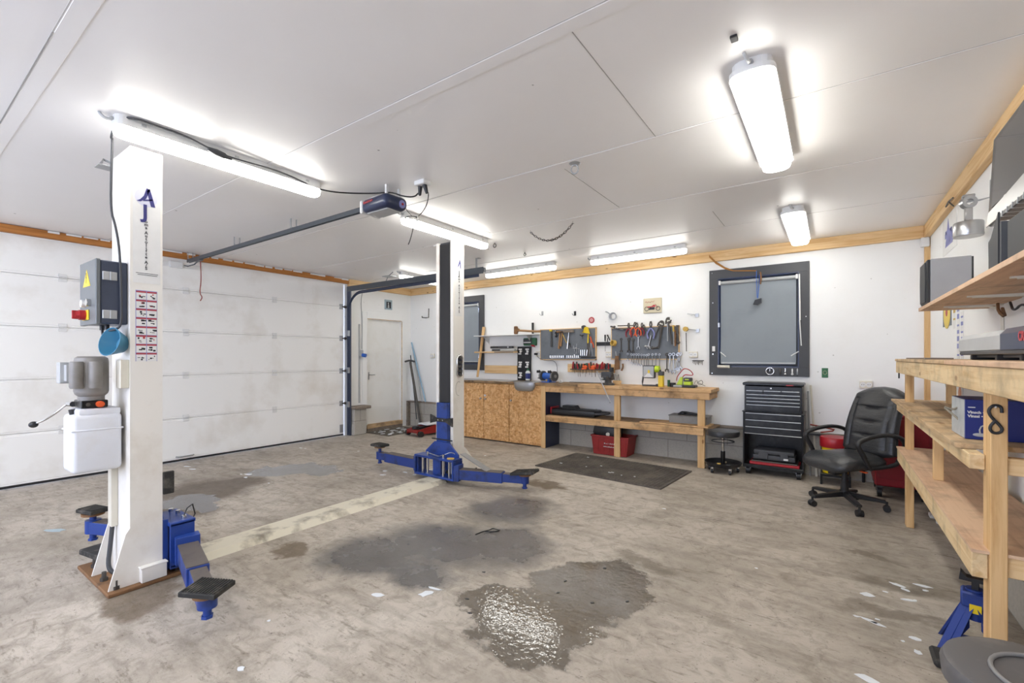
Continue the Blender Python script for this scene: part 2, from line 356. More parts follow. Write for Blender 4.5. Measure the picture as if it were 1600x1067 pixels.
def dup(o, loc=None, rz=None, label=None, group=None):
    def cp(a, par):
        c = a.copy(); C.objects.link(c)
        if par is not None: c.parent = par; c.matrix_parent_inverse = a.matrix_parent_inverse
        for ch in list(a.children): cp(ch, c)
        return c
    c = cp(o, None)
    if loc is not None: c.location = loc
    if rz is not None: c.rotation_euler = (o.rotation_euler[0], o.rotation_euler[1], rz)
    if label: c['label'] = label
    if group: c['group'] = group
    return c
def text(s, size, mx, m, name='lettering', parent=None, ext=.0006, align='CENTER', bold=0.):
    cu = bpy.data.curves.new('t', 'FONT'); cu.body = s; cu.size = size; cu.extrude = ext; cu.align_x = align; cu.align_y = 'CENTER'; cu.resolution_u = 3; cu.offset = bold
    o = bpy.data.objects.new('t', cu); C.objects.link(o)
    dg = bpy.context.evaluated_depsgraph_get(); me = bpy.data.meshes.new_from_object(o.evaluated_get(dg)); bpy.data.objects.remove(o)
    me.transform(mx); b = B(); b.bm.from_mesh(me); 
    for f in b.bm.faces: f.material_index = 0
    return b.build(name, m, parent)
def MXback(x, y, z): return Matrix.Translation((x, y, z)) @ Matrix.Rotation(R(90), 4, 'X')          # faces -y
def MXleft(x, y, z): return Matrix.Translation((x, y, z)) @ Matrix.Rotation(R(90), 4, 'Z') @ Matrix.Rotation(R(90), 4, 'X')   # faces +x
def MXright(x, y, z): return Matrix.Translation((x, y, z)) @ Matrix.Rotation(R(-90), 4, 'Z') @ Matrix.Rotation(R(90), 4, 'X')  # faces -x
exec_parts = []
# ================================================================== ROOM
struct(B().box(XL - .8, XR + .25, YF - .25, YB + .25, -.12, 0).build('floor', 'floor'))
o = struct(B().box(XL - .25, XR + .25, YF - .25, YB + .25, ZC, ZC + .15).build('ceiling', 'ceil'))
b = B()                                                              # raised cover strips over the board joints
for y in (-1.9, -.7, .5, 1.69, 2.88, 4.07, 5.26): b.box(XL, XR, y - .035, y + .035, ZC - .003, ZC + .001, .0012)
b.build('board_joint', 'ceil', o)
b = B()
for y in (.5, 1.69, 2.88, 4.07, 5.26): b.box(XL, XR, y - .0415, y - .038, ZC - .0012, ZC)
b.build('joint_shadow_gap', 'seam', o)
b = B().box(-5.2, -2.7, .458, .463, ZC - .0045, ZC - .003)
for (x, y0, y1) in ((-.9, 1.72, 2.85), (-.92, 4.62, 5.2), (-3.1, 2.95, 4.0), (-1.6, 2.95, 4.0)): b.box(x - .002, x + .002, y0, y1, ZC - .0015, ZC)
b.build('open_joint', 'seamdk', o)
def wallbox(name, axis, face, thick, lo, hi, holes, m='wall'):
    """wall slab with rectangular holes; lo/hi along the wall, holes = (a0,a1,z0,z1)"""
    b = B(); holes = sorted(holes); cur = lo; f0, f1 = (face, face + thick)
    def bx(a0, a1, z0, z1):
        if a1 - a0 < 1e-4 or z1 - z0 < 1e-4: return
        if axis == 'x': b.box(a0, a1, f0, f1, z0, z1)
        else: b.box(f0, f1, a0, a1, z0, z1)
    for (a0, a1, z0, z1) in holes:
        bx(cur, a0, 0, ZC); bx(a0, a1, 0, z0); bx(a0, a1, z1, ZC); cur = a1
    bx(cur, hi, 0, ZC)
    return struct(b.build(name, m))
W1 = (-6.1, -5.21, 1.25, 2.39); W2 = (-1.21, -.315, 1.255, 2.40); GD = (-.35, 4.88, 0, 2.66); D2 = (5.34, 6.19, .1, 2.1)
wallbox('wall_back', 'x', YB, .2, XL - .2, XR + .2, [W1, W2])
wallbox('wall_left', 'y', XL, -.2, YF, YB, [GD, D2])
wallbox('wall_right', 'y', XR, .2, YF, YB, [])
wallbox('wall_front', 'x', YF, -.2, XL - .2, XR + .2, [(-5.8, -.8, .9, 2.4)])  # opening for the added fill window
# block plinth with timber ledge
struct(B().box(XL, XR, YB - .05, YB, 0, .47).build('baseboard_back', 'blockx'))
b = B().box(XR - .05, XR, YF, YB - .05, 0, .47); struct(b.build('baseboard_right', 'blocky'))
struct(B().box(XL, XR - .05, YB - .075, YB, .47, .50, .004).build('trim_1', 'greywood'))
struct(B().box(XR - .07, XR, YF, YB - .08, .47, .50, .004).build('trim_2', M['greywood']))
# timber battens under the ceiling
struct(B().box(XL + .05, XR - .05, YB - .05, YB, ZC - .13, ZC, .004).build('trim_3', 'pine'))
struct(B().box(XR - .05, XR, YF, YB, ZC - .13, ZC, .004).build('trim_4', 'piney'))
struct(B().box(XL, XL + .05, 4.93, YB, ZC - .13, ZC, .004).build('trim_5', 'piney'))
struct(B().box(XL, XL + .06, -.6, 4.93, ZC - .085, ZC - .005, .004).build('trim_6', 'orange'))
struct(B().box(XR - .045, XR, YB - .045, YB, .5, ZC - .13, .003).build('trim_7', 'pinez'))
b = B()                                                              # ragged white foam bead along the door head
for i in range(26):
    y = 1.15 + i * .145; 
    if random.random() < .85: b.box(XL + .055, XL + .068, y, y + random.uniform(.08, .17), ZC - .02 - random.uniform(0, .012), ZC - .004, .003)
struct(b.build('trim_8', 'white'))
b = B()                                                              # planks on the lower right wall
struct(B().box(XR - .012, XR, 1.0, 3.55, .5, 1.72).build('trim_10', 'wall'))
b = B()
for y in (3.3, 2.95, 2.6, 2.25): b.box(XR - .0135, XR - .012, y, y + .008, .5, 1.72)
struct(b.build('trim_9', 'seamdk'))
# windows with dark surround, glass and roller blind
def window(i, W, fr, label):
    x0, x1, z0, z1 = W
    w = thing('window_%d' % i, ((x0 + x1) / 2, YB, z0), None, None, kind='structure')
    fx0, fx1, fz0, fz1 = fr; d = .03; b = B()
    for q in ((fx0, fx1, z1, fz1), (fx0, fx1, fz0, z0), (fx0, x0, z0, z1), (x1, fx1, z0, z1)): b.box(q[0], q[1], YB - d, YB, q[2], q[3], .002)
    b.build('surround', 'dgrey', w)
    b = B()
    for q in ((x0, x0 + .012, z0, z1), (x1 - .012, x1, z0, z1), (x0 + .012, x1 - .012, z0, z0 + .012), (x0 + .012, x1 - .012, z1 - .012, z1)): b.box(q[0], q[1], YB - .028, YB + .12, q[2], q[3])
    b.build('reveal', 'navy', w)
    b = B(); t = .095
    for q in ((x0 + .012, x0 + t, z0 + .012, z1 - .012), (x1 - t, x1 - .012, z0 + .012, z1 - .012), (x0 + t, x1 - t, z0 + .012, z0 + t), (x0 + t, x1 - t, z1 - t, z1 - .012)): b.box(q[0], q[1], YB + .09, YB + .13, q[2], q[3])
    b.build('sash', 'dgrey', w)
    B().box(x0 + t, x1 - t, YB + .108, YB + .114, z0 + t, z1 - t).build('pane', 'glass', w)
    s = thing('roller_blind', ((x0 + x1) / 2, YB - .01, z0), label, 'blind')
    B().grid(14, 20, lambda u, v: Vector((x0 + .03 + (x1 - x0 - .06) * u, YB - .012 + .006 * math.sin(u * 9 + v * 2) * (1 - v) + .012 * math.sin(v * 3) * math.cos(u * 6.3), z0 + .055 + (z1 - z0 - .12) * v))).build('fabric', 'fabric', s, 60)
    B().cyl((x0 + .03, YB - .018, z1 - .06), (x1 - .03, YB - .018, z1 - .06), .022, seg=14).build('roller_tube', 'ltgrey', s, 40)
    B().box(x0 + .035, x1 - .035, YB - .022, YB - .008, z0 + .04, z0 + .06, .003).build('bottom_bar', 'ltgrey', s)
    for x in (x0 + .022, x1 - .022): B().box(x - .012, x + .012, YB - .045, YB - .003, z1 - .085, z1 - .03, .003).build('bracket', 'white', s)
    return w
w2 = window(2, W2, (-1.315, -.212, 1.147, 2.514), 'grey fabric roller blind hanging in the wide window beside the tool boards')
window(1, W1, (-6.2, -5.11, 1.147, 2.5), 'narrow visible strip of grey blind in the window behind the far lift column')
b = B()
for (x, z) in ((-1.28, 2.48), (-1.27, 2.09), (-.245, 1.86), (-1.27, 1.42), (-1.28, 1.17)): b.cyl((x, YB - .033, z), (x, YB - .028, z), .006, seg=8)
b.build('screw_head', 'chrome', w2)
# unseen front-wall window, added to let fill daylight in from behind the camera
w3 = thing('window_3', (-3.3, YF, .9), None, None, kind='structure'); b = B()
for q in ((-5.8, -.8, .9, .96), (-5.8, -.8, 2.34, 2.4), (-5.8, -5.74, .96, 2.34), (-.86, -.8, .96, 2.34), (-4.16, -4.1, .96, 2.34), (-2.5, -2.44, .96, 2.34)): b.box(q[0], q[1], YF - .12, YF + .02, q[2], q[3])
b.build('window_frame', 'white', w3)
# ------------------------------------------------------------------ sectional garage door
g = thing('door_1', (XL, 2.26, 0), None, None, kind='structure')
B().box(XL - .049, XL - .03, -.33, 4.86, .03, 2.665).build('core', 'panel', g)
zs = [.03, .571, 1.141, 1.71, 2.265, 2.665]
for i in range(5):
    b = B(); z0, z1 = zs[i], zs[i + 1]
    b.box(XL - .05, XL - .008, -.33, 4.86, z0 + .002, z1 - .002, .004)
    b.box(XL - .052, XL - .004, -.33, 4.86, z0 + .02, z1 - .02 if i < 4 else z1 - .002, .006)
    p = b.build('panel', 'panel', g)
B().box(XL - .045, XL - .01, -.33, 4.86, .006, .03).build('bottom_seal', 'black', g)
for z in zs[1:5]:
    for y in (.08, 1.28, 2.465, 3.645, 4.81):
        h = B().box(XL - .006, XL + .004, y - .035, y + .035, z + .008, z + .045, .003).box(XL - .006, XL + .004, y - .035, y + .035, z - .045, z - .012, .003).cyl((XL + .004, y - .03, z - .002), (XL + .004, y + .03, z - .002), .007, seg=8)
        h.build('hinge', 'galv' if y > 4.7 else 'white', g)
for z in zs[1:5]: B().cyl((XL + .02, 4.82, z), (XL + .02, 4.9, z), .012, seg=10).cyl((XL + .02, 4.862, z), (XL + .02, 4.89, z), .024, seg=14).build('guide_roller', 'dsteel', g)
B().box(XL - .006, XL + .004, 4.78, 4.85, .06, .2, .003).build('corner_bracket', 'galv', g)
B().box(XL - .005, XL + .006, 1.72, 2.66, 2.56, 2.62, .003).box(XL, XL + .03, 2.28, 2.42, 2.55, 2.63, .003).build('opener_bracket', 'white', g)
hp = PX(289, 712, XL + .01); B().tube([hp + Vector((0, -.1, 0)), hp + Vector((.03, -.08, 0)), hp + Vector((.03, .08, 0)), hp + Vector((0, .1, 0))], .01, sm=1).build('pull_handle', 'galv', g, 50)
# daylight comes in under the door; ground outside
struct(B().box(XL - 4, XL - .8, -3, 7, -.14, -.001).build('ground', 'floor'))
# white side door
d = thing('door_2', (XL, 5.76, .1), None, None, kind='structure')
B().box(XL - .09, XL - .045, 5.36, 6.165, .13, 2.085, .003).build('leaf', 'door', d)
b = B()
for q in ((5.34, 5.362, .1, 2.1), (6.163, 6.19, .1, 2.1), (5.36, 6.165, 2.083, 2.1)): b.box(XL - .14, XL + .0, q[0], q[1], q[2], q[3])
b.build('jamb', 'door', d); B().box(XL - .04, XL + .004, 6.175, 6.19, .13, 2.09).box(XL - .04, XL + .002, 5.36, 6.175, 2.088, 2.1).build('bare_edge', 'plyd', d)
b = B()
for q in ((5.24, 5.34, .12, 2.22), (6.19, 6.29, .12, 2.22), (5.34, 6.19, 2.1, 2.22)): b.box(XL - .001, XL + .014, q[0], q[1], q[2], q[3], .002)
b.build('casing', 'wall', d)
B().box(XL - .14, XL + .02, 5.34, 6.19, .055, .13, .004).build('threshold', 'plyd', d)
B().box(XL - .1, XL + .012, 5.34, 6.19, 0, .055).build('step', 'greywood', d)
hp = PX(570, 619, XL)
h = B().cyl((XL - .045, 5.42, 1.05), (XL - .0, 5.42, 1.05), .009, seg=10).cyl((XL - .0, 5.42, 1.05), (XL + .0, 5.53, 1.05), .008, seg=10).box(XL - .046, XL - .042, 5.405, 5.435, .96, 1.1).build('handle', 'steel', d)
# ================================================================== CEILING LIGHTS
def make_light(w, L, lm='lamp'):
    t = local('ceiling_light', 'x', 'ceiling light'); h = w / 2
    def outline(k, n=8, e=.05):
        pts = []
        for (cx, s0) in ((L / 2 - e, -90), (-L / 2 + e, 90)):
            for i in range(n + 1):
                a = R(s0 + 180 * i / n); pts.append((math.copysign(1, math.cos(a) + 1e-9) * 0 + cx + e * k * math.cos(a), h * k * (abs(math.sin(a)) ** .7) * math.copysign(1, math.sin(a))))
        return pts
    B().prism(outline(1.0), -.05, 0, 'xy').prism(outline(1.16 if w > .15 else 1.1), -.06, -.036, 'xy').build('housing', 'white', t)
    b = B(); pr = outline(1.0); n = len(pr)
    levels = [(1.0, -.05), (1.0, -.08), (.93, -.1), (.8, -.108)]
    def go():
        rs = [[b.bm.verts.new((x * (1 - (1 - k) * .1), y * k, z)) for (x, y) in pr] for (k, z) in levels]
        for A, Q in zip(rs, rs[1:]):
            for i in range(n): b.bm.faces.new((A[i], A[(i + 1) % n], Q[(i + 1) % n], Q[i]))
        b.bm.faces.new(rs[-1]); b.bm.faces.new(rs[0][::-1])
    b._new(go); b.build('diffuser', lm, t, 40)
    for i in range(3):
        for s in (-1, 1):
            x = (-.4 + i * .4) * L
            B().box(x - .012, x + .012, s * h * 1.02 - .004, s * h * 1.02 + .006, -.062, -.02, .002).build('clip', 'ltgrey', t)
    B().tube([(-L / 2 + .01, 0, -.02), (-L / 2 - .03, .005, -.035), (-L / 2 - .05, .015, -.015), (-L / 2 - .055, .02, 0)], .008, 8, sm=2).cyl((-L / 2 + .03, 0, -.02), (-L / 2 - .012, 0, -.025), .013, seg=10).build('cable_gland', 'ltgrey', t, 50)
    return t
def setl(o, x, y, rz, label, z=ZC): o.location = (x, y, z); o.rotation_euler = (0, 0, rz); o['label'] = label; return o
Ld = make_light(.17, 1.27); Ls = make_light(.11, 1.27, 'lampm'); Lb = make_light(.11, 1.27, 'lampb'); Lr = make_light(.17, 1.27, 'lampr')
setl(Ld, -.305, 2.98, R(90), 'wide lit ceiling light nearest the camera on the right side of the ceiling')
setl(make_light(.17, 1.27, 'lampb'), -.29, 5.50, R(90), 'wide lit ceiling light above the dark framed window at the back right')
setl(Ls, -3.345, 1.45, R(90), 'long lit tube light over the near white lift column with black cable along it')
setl(dup(Ls), -3.33, 3.575, R(90), 'lit tube light over the far lift column, beside the garage door opener')
setl(Lb, -2.08, 5.77, 0, 'lit tube light above the tool boards, nearer the middle of the back wall')
setl(dup(Lb), -3.9, 5.75, 0, 'lit tube light above the cabinet, just right of the far lift column')
setl(dup(Lb), -5.68, 5.6, R(90), 'lit tube light above the white side door, half hidden by the door track')
setl(Lr, -.305, -.6, R(90), 'wide lit ceiling light behind the photographer on the right')  # this and the next two are added out of view to brighten the room
setl(dup(Lr), -3.345, -.8, R(90), 'wide lit ceiling light behind the photographer in line with the lift columns')
setl(dup(Lr), -5.6, -.8, R(90), 'wide lit ceiling light behind the photographer near the garage door')
# ================================================================== LIFT COLUMNS
def column_body(root, x0, x1, y0, y1, top, near):
    """near: opening faces +y ; far: opening faces -y"""
    s = 1 if near else -1; yb, yo = (y0, y1) if near else (y1, y0)
    b = B(); th = .012
    b.box(x0, x1, min(yb, yb + s * th), max(yb, yb + s * th), .02, top)
    for (xa, xb_) in ((x0, x0 + th), (x1 - th, x1)): b.box(xa, xb_, min(yb + s * th, yo), max(yb + s * th, yo), .02, top)
    lip = .035 if near else .03
    for (xa, xb_) in ((x0 + th, x0 + lip + th), (x1 - lip - th, x1 - th)): b.box(xa, xb_, min(yo, yo - s * .02), max(yo, yo - s * .02), .02, top)
    b.build('column', 'wht', root)
X0, X1, Y0, Y1 = -3.76, -3.42, .912, 1.073
t1 = thing('car_lift_column', (-3.6, 1.0, 0), 'near white car lift column with grey power unit, control box and instruction stickers', 'car lift column', 'white car lift columns')
column_body(t1, X0, X1, Y0, Y1, 2.64, True)
B().box(X0 + .05, X1 - .05, Y0 + .02, Y1 - .03, .1, 2.6).build('inner_channel', 'postchan', t1)
bp = B().box(-4.02, -3.375, .80, 1.20, 0, .022, .004).build('base_plate', 'rust', t1)
for (x, y) in ((-3.43, .85), (-3.62, .84), (-3.9, .86), (-3.43, 1.15), (-3.95, 1.1)):
    B().cyl((x, y, .02), (x, y, .075), .012, seg=8).cyl((x, y, .022), (x, y, .042), .02, seg=6).build('anchor_bolt', 'dsteel', t1)
for (x, sx) in ((X0, 0), (X1 - .012, 0)):
    B().prism([(Y0, .02), (Y0 - .1, .02), (Y0 - .09, .06), (Y0 - .02, .33), (Y0, .36)], x, x + .012, 'yz').build('gusset', 'wht', t1)
B().prism([(X0, .02), (X0 - .14, .02), (X0 - .13, .07), (X0, .38)], Y0 + .0, Y0 + .012, 'xz').build('gusset', 'wht', t1)
B().box(X1, X1 + .045, .955, 1.083, .025, .11, .003).box(X1 + .002, X1 + .048, .95, 1.088, .108, .118, .002).build('front_cover', 'wht', t1)
b = B().box(X0 + .06, X0 + .12, Y0 - .035, Y0, .33, 1.05, .003); b.build('cable_duct', 'cream', t1)
B().tube([(X0 + .09, Y0 - .018, .36), (X0 + .085, Y0 - .03, .2), (X0 + .1, Y0 - .045, .09), (X0 + .13, Y0 - .03, .05), (X0 + .17, Y0 - .01, .05)], .012, 10, sm=2).build('hose', 'dgrey', t1, 50)
B().tube([(X0 - .02, Y0 + .02, 2.62), (X0 - .1, Y0 - .02, 2.66), (X0 - .02, Y0 - .05, 2.60)], .008).box(X0 - .12, X0 - .02, Y0 - .06, Y0 + .02, 2.60, 2.605).build('roof_bracket', 'galv', t1)
# stickers on the +x face
lg = B().box(X1, X1 + .0008, .925, 1.062, 1.83, 2.43, 0); st = lg.build('logo_sticker', 'paper', t1, None)
st['label'] = 'white sticker with purple vertical company lettering'
B().cyl((X1 + .0008, .99, 2.352), (X1 + .0012, .99, 2.352), .056, seg=28).build('logo_disc', mat('pale_disc', 'dcdcec', .6), st)
b = B(); bx = X1 + .0012; bq = X1 + .002
b.prism([(.942, 2.322), (.962, 2.322), (.99, 2.345), (1.01, 2.405), (.992, 2.41), (.978, 2.36), (.96, 2.335)], bx, bq, 'yz')
b.prism([(.992, 2.395), (1.008, 2.41), (1.036, 2.302), (1.014, 2.302)], bx, bq, 'yz'); b.prism([(.975, 2.338), (1.02, 2.348), (1.02, 2.34), (.975, 2.328)], bx, bq, 'yz')
b.build('logo_mark', 'purple', st)
text('J', .115, MXleft(X1 + .0016, .985, 2.262), 'purple', 'letter_j', st, bold=.003)
zz = 2.205
for ch in 'oma Autolifte A/S':
    text(ch, .026, MXleft(X1 + .0016, .99, zz), 'ink', 'lettering', st, bold=.0004) if ch != ' ' else None
    zz -= .0185 if ch != ' ' else .013
for k in range(2): B().box(X1 + .0008, X1 + .0014, .94 + k * .008, 1.05 - k * .004, 1.888 - k * .01, 1.891 - k * .01).build('small_print', 'ink', st)
ins = B().box(X1, X1 + .0008, .938, 1.045, 1.355, 1.815 - .03, 0).build('instruction_sticker', 'blueink', t1); ins['label'] = 'sticker grid of red and white warning pictograms'
b = B(); br = B(); bi = B(); rr = random.Random(3)
for c in range(2):
    for r in range(8):
        y = .941 + c * .0525; z = 1.783 - (r + 1) * .0535
        b.box(X1 + .0008, X1 + .0014, y, y + .049, z, z + .041); br.box(X1 + .0008, X1 + .0014, y, y + .049, z + .0415, z + .051)
        for q in range(4):
            yy = y + .006 + rr.random() * .03; z2 = z + .006 + rr.random() * .024; (bi if not (q == 0 and r in (0, 1, 5)) else br).box(X1 + .0014, X1 + .0019, yy, yy + rr.uniform(.004, .018), z2, z2 + rr.uniform(.003, .012))
b.build('pictogram_field', 'paper', ins); br.build('red_header', 'redink', ins); bi.build('pictogram', 'ink', ins)
# control box on the outer (-y) face
cb = B().box(-3.78, -3.46, .785, .912, 1.575, 1.945, .006).build('control_box', 'slate', t1)
B().box(-3.785, -3.455, .765, .787, 1.57, 1.95, .004).build('box_lid', 'slate2', cb)
for z in (1.63, 1.855): B().box(-3.461, -3.453, .795, .83, z - .025, z + .025, .002).box(-3.461, -3.453, .833, .862, z - .025, z + .025, .002).cyl((-3.452, .8315, z - .025), (-3.452, .8315, z + .025), .004, seg=8).build('hinge', 'galv', cb)
b = B().prism([(-3.71, 1.80), (-3.56, 1.80), (-3.635, 1.90)], .7635, .765, 'xz'); b.build('warning_triangle', 'yellow', cb)
B().prism([(-3.64, 1.882), (-3.632, 1.882), (-3.638, 1.855), (-3.63, 1.855), (-3.642, 1.82), (-3.636, 1.85), (-3.644, 1.85)], .7625, .7635, 'xz').build('bolt_mark', 'ink', cb)
B().cyl((-3.56, .765, 1.70), (-3.56, .745, 1.70), .022).build('push_button', 'chrome', cb, 40); B().cyl((-3.67, .765, 1.70), (-3.67, .745, 1.70), .022).build('push_button', 'white', cb, 40)
B().box(-3.70, -3.58, .758, .765, 1.60, 1.66, .002).build('switch_plate', 'yellow', cb)
B().cyl((-3.64, .765, 1.63), (-3.64, .73, 1.63), .03).cyl((-3.64, .73, 1.63), (-3.64, .715, 1.63), .024, .02).box(-3.645, -3.635, .70, .73, 1.605, 1.655, .002).build('rotary_switch', 'red', cb, 40)
B().cyl((-3.56, .84, 1.575), (-3.56, .84, 1.545), .012).cyl((-3.66, .84, 1.575), (-3.66, .84, 1.545), .012).tube([(-3.66, .84, 1.55), (-3.66, .85, 1.46), (-3.68, .86, 1.40)], .007).build('cable_gland', 'black', cb, 40)
# hydraulic power unit
mx, my = -3.585, .775
mo = B().lathe([(.02, 1.385), (.06, 1.385), (.074, 1.375), (.077, 1.36), (.078, 1.35), (.078, 1.18), (.074, 1.165), (.06, 1.15), (.06, 1.125), (.02, 1.125)], (mx, my, 0), seg=28).build('pump_motor', 'motor', t1, 40)
B().box(mx - .17, mx - .1, my - .12, my - .03, 1.225, 1.35, .004).box(mx - .1, mx - .04, my - .1, my - .04, 1.24, 1.335).build('terminal_box', 'ltgrey', mo)
for (dx, dy) in ((.05, -.075), (.085, .0)):
    B().tube([(mx + dx, my + dy, 1.20), (mx + dx, my + dy, 1.21), (mx + dx, my + dy, 1.345), (mx + dx, my + dy, 1.355)], lambda q: .032 if .01 < q < .99 else .028, 10).build('capacitor_cover', 'motor', mo, 50)
B().box(mx + .07, X1 - .03, .87, .912, 1.20, 1.36, .004).box(X1 - .075, X1 - .01, .868, .912, 1.195, 1.365, .003).build('mounting_bracket', 'cream', t1)
vb = B().box(mx - .085, mx + .07, my - .06, my + .06, 1.085, 1.128, .004).build('valve_block', 'blackm', t1)
B().cyl((mx + .07, my + .02, 1.106), (mx + .1, my + .02, 1.106), .018).cyl((mx + .1, my + .02, 1.106), (mx + .108, my + .02, 1.106), .014).build('red_valve_knob', 'orangep', vb, 40)
B().cyl((mx + .07, my - .03, 1.106), (mx + .078, my - .03, 1.106), .01).build('plug', 'dsteel', vb)
lv = B().tube([(mx - .07, my - .07, 1.105), (mx - .11, my - .09, 1.10), (mx - .13, my - .12, 1.06), (mx - .21, my - .16, 1.01), (mx - .25, my - .19, .99)], .006, 8, sm=2).cyl((mx - .05, my - .07, 1.105), (mx - .1, my - .08, 1.105), .016).build('lever', 'chrome', t1, 50)
B().ball((mx - .262, my - .2, .983), .022, (1, 1, .85)).build('lever_knob', 'black', lv, 60)
tk = B().box(-3.70, -3.485, .672, .895, .715, 1.05, .025, seg=3).box(-3.704, -3.481, .668, .899, .955, .965, .003).box(-3.69, -3.495, .70, .89, 1.04, 1.082, .012, seg=2).build('oil_tank', 'tankw', t1, 40)
B().cyl((-3.60, .70, 1.05), (-3.60, .695, 1.078), .018).build('filler_cap', 'black', tk, 40)
# carriage and arms, near column
cg = B().box(-3.66, -3.42, 1.075, 1.105, .04, .36, .004).box(-3.69, -3.38, 1.10, 1.24, .315, .34, .004).box(-3.69, -3.38, 1.10, 1.24, .05, .075, .004).box(-3.60, -3.48, 1.10, 1.135, .07, .32, .004).box(-3.395, -3.38, 1.10, 1.235, .06, .33, .003).prism([(-3.64, .34), (-3.44, .34), (-3.5, .42), (-3.58, .42)], 1.076, 1.09).build('carriage', 'blue', t1)
for (x, y) in ((-3.645, 1.19), (-3.425, 1.19), (-3.57, 1.205)): B().cyl((x, y, .06), (x, y, .36), .014, seg=12).build('pivot_pin', 'chrome', cg, 40)
B().tube([(-3.425, 1.19, .36), (-3.43, 1.21, .40), (-3.46, 1.25, .41), (-3.5, 1.28, .33), (-3.49, 1.26, .3)], .004).build('release_cable', 'black', cg)
B().box(-3.435, -3.415, 1.076, 1.135, .52, .66, .004).build('guide_pad', 'rubber', t1)
def bar(b, p0, p1, w, z0, z1, z0b=None, z1b=None, bev=.003):
    """tapered box beam between two floor points"""
    p0, p1 = Vector(p0), Vector(p1); d = (p1 - p0).normalized(); n = Vector((-d.y, d.x)) * w / 2
    z0b = z0 if z0b is None else z0b; z1b = z1 if z1b is None else z1b
    def go():
        V = [b.bm.verts.new((q.x, q.y, z)) for (q, z) in ((p0 - n, z0), (p0 + n, z0), (p0 + n, z1), (p0 - n, z1), (p1 - n, z0b), (p1 + n, z0b), (p1 + n, z1b), (p1 - n, z1b))]
        fs = [b.bm.faces.new([V[i] for i in f]) for f in ((0, 1, 2, 3), (4, 7, 6, 5), (0, 4, 5, 1), (1, 5, 6, 2), (2, 6, 7, 3), (3, 7, 4, 0))]
        if bev: bmesh.ops.bevel(b.bm, geom=list({e for f in fs for e in f.edges}), offset=bev, segments=1, affect='EDGES')
    b._new(go); return b
def arm(root, p0, p1, mid, zb=.08, label=None, padang=0, padtilt=0, m1='blue', top='blued', padsz=(.13, .09), pad_z=.0):
    p0, p1 = Vector(p0), Vector(p1); d = (p1 - p0).normalized(); pm = p0 + (p1 - p0) * mid; pn = p0 + (p1 - p0) * max(0, mid - .1)
    a = bar(bar(B(), p0, pm, .11, zb, zb + .105), p0 - d * .02, p0 + d * .06, .13, zb - .02, zb + .15).build('swing_arm', m1, root)
    bar(B(), p0 + d * .05, pm - d * .01, .108, zb + .1055, zb + .109, bev=0).build('greasy_top', top, a)
    bar(B(), pn, p1, .085, zb + .012, zb + .095).build('extension', m1, a); bar(B(), pm + d * .004, p1 - d * .03, .08, zb + .0955, zb + .0985, bev=0).build('greasy_top', top, a)
    c = Vector((p1.x, p1.y, 0)) + Vector((d.x, d.y, 0)) * .02
    B().cyl(c + Vector((0, 0, zb + .01)), c + Vector((0, 0, zb + .10)), .045, seg=18).cyl(c + Vector((0, 0, zb - .04)), c + Vector((0, 0, zb + .12 + pad_z)), .02, seg=12).cyl(c + Vector((0, 0, zb - .045)), c + Vector((0, 0, zb - .03)), .028, seg=6).build('pad_screw', m1, a, 40)
    zt = zb + .12 + pad_z
    mx = Matrix.Translation(c + Vector((0, 0, zt))) @ Matrix.Rotation(R(padang), 4, 'Z') @ Matrix.Rotation(R(padtilt), 4, 'Y')
    B().cyl((c.x, c.y, zt - .02), (c.x, c.y, zt - .004), .065, seg=20).build('pad_plate', 'rust', a, 40)
    b = B().box(-padsz[0], padsz[0], -padsz[1], padsz[1], 0, .026, .004, mx=mx)
    for i in range(12):
        x = -padsz[0] + .015 + i * (2 * padsz[0] - .03) / 11; b.box(x - .004, x + .004, -padsz[1] + .008, padsz[1] - .008, .025, .031, mx=mx)
    b.build('rubber_pad', 'rubber', a); return a
arm(t1, (-3.38, 1.19), (-2.62, 1.01), .62, .10, padang=32, padtilt=3, pad_z=-.03, padsz=(.095, .08))
arm(t1, (-3.70, 1.19), (-4.30, .95), .5, .12, padang=15, pad_z=.035, padsz=(.085, .06))
pd = B().box(-.12, .12, -.07, .07, 0, .035, .005, mx=Matrix.Translation((-3.93, .90, .085)) @ Matrix.Rotation(R(10), 4, 'Z')).build('rubber_block', 'rubber', t1)
# blue bowl clamped to the column
bo = B().lathe([(.0, 0), (.045, .0), (.05, .004), (.082, .075), (.086, .082), (.082, .082), (.046, .012), (0, .01)], (-3.50, .905, 1.455), axis=(.35, -1, .22), seg=30).build('magnetic_bowl', 'ltblue', None, 50)
tag(bo, 'blue round plastic bowl stuck on the near lift column above the grey motor', 'bowl')
# cable from the light down the column
pts = [PX(497, 296, -3.30), PX(440, 268, -3.27), PX(380, 252, -3.265), PX(340, 239, -3.265), PX(290, 212, -3.265), PX(240, 186, -3.265), PX(205, 178, -3.265), PX(182, 182, -3.36), Vector((-3.45, .83, 2.66))]
for v in pts: v.z = min(v.z, ZC - .012)
pts += [PX(176, 215, -3.5), PX(174, 260, -3.5), PX(173, 330, -3.48), PX(180, 350, -3.46), PX(187, 390, -3.45), PX(189, 450, -3.445), PX(190, 495, -3.445), PX(188, 512, -3.45), Vector((-3.5, .84, 1.535)), Vector((-3.56, .84, 1.545))]
cbl = B().tube(pts, .0065, 8, sm=2).build('power_cable', 'dgrey', None, 60)
tag(cbl, 'dark grey power cable looping from the tube light down the near lift column', 'cable')
q0, q1 = PX(325, 232, -3.262), PX(362, 249, -3.262); qd = q1 - q0
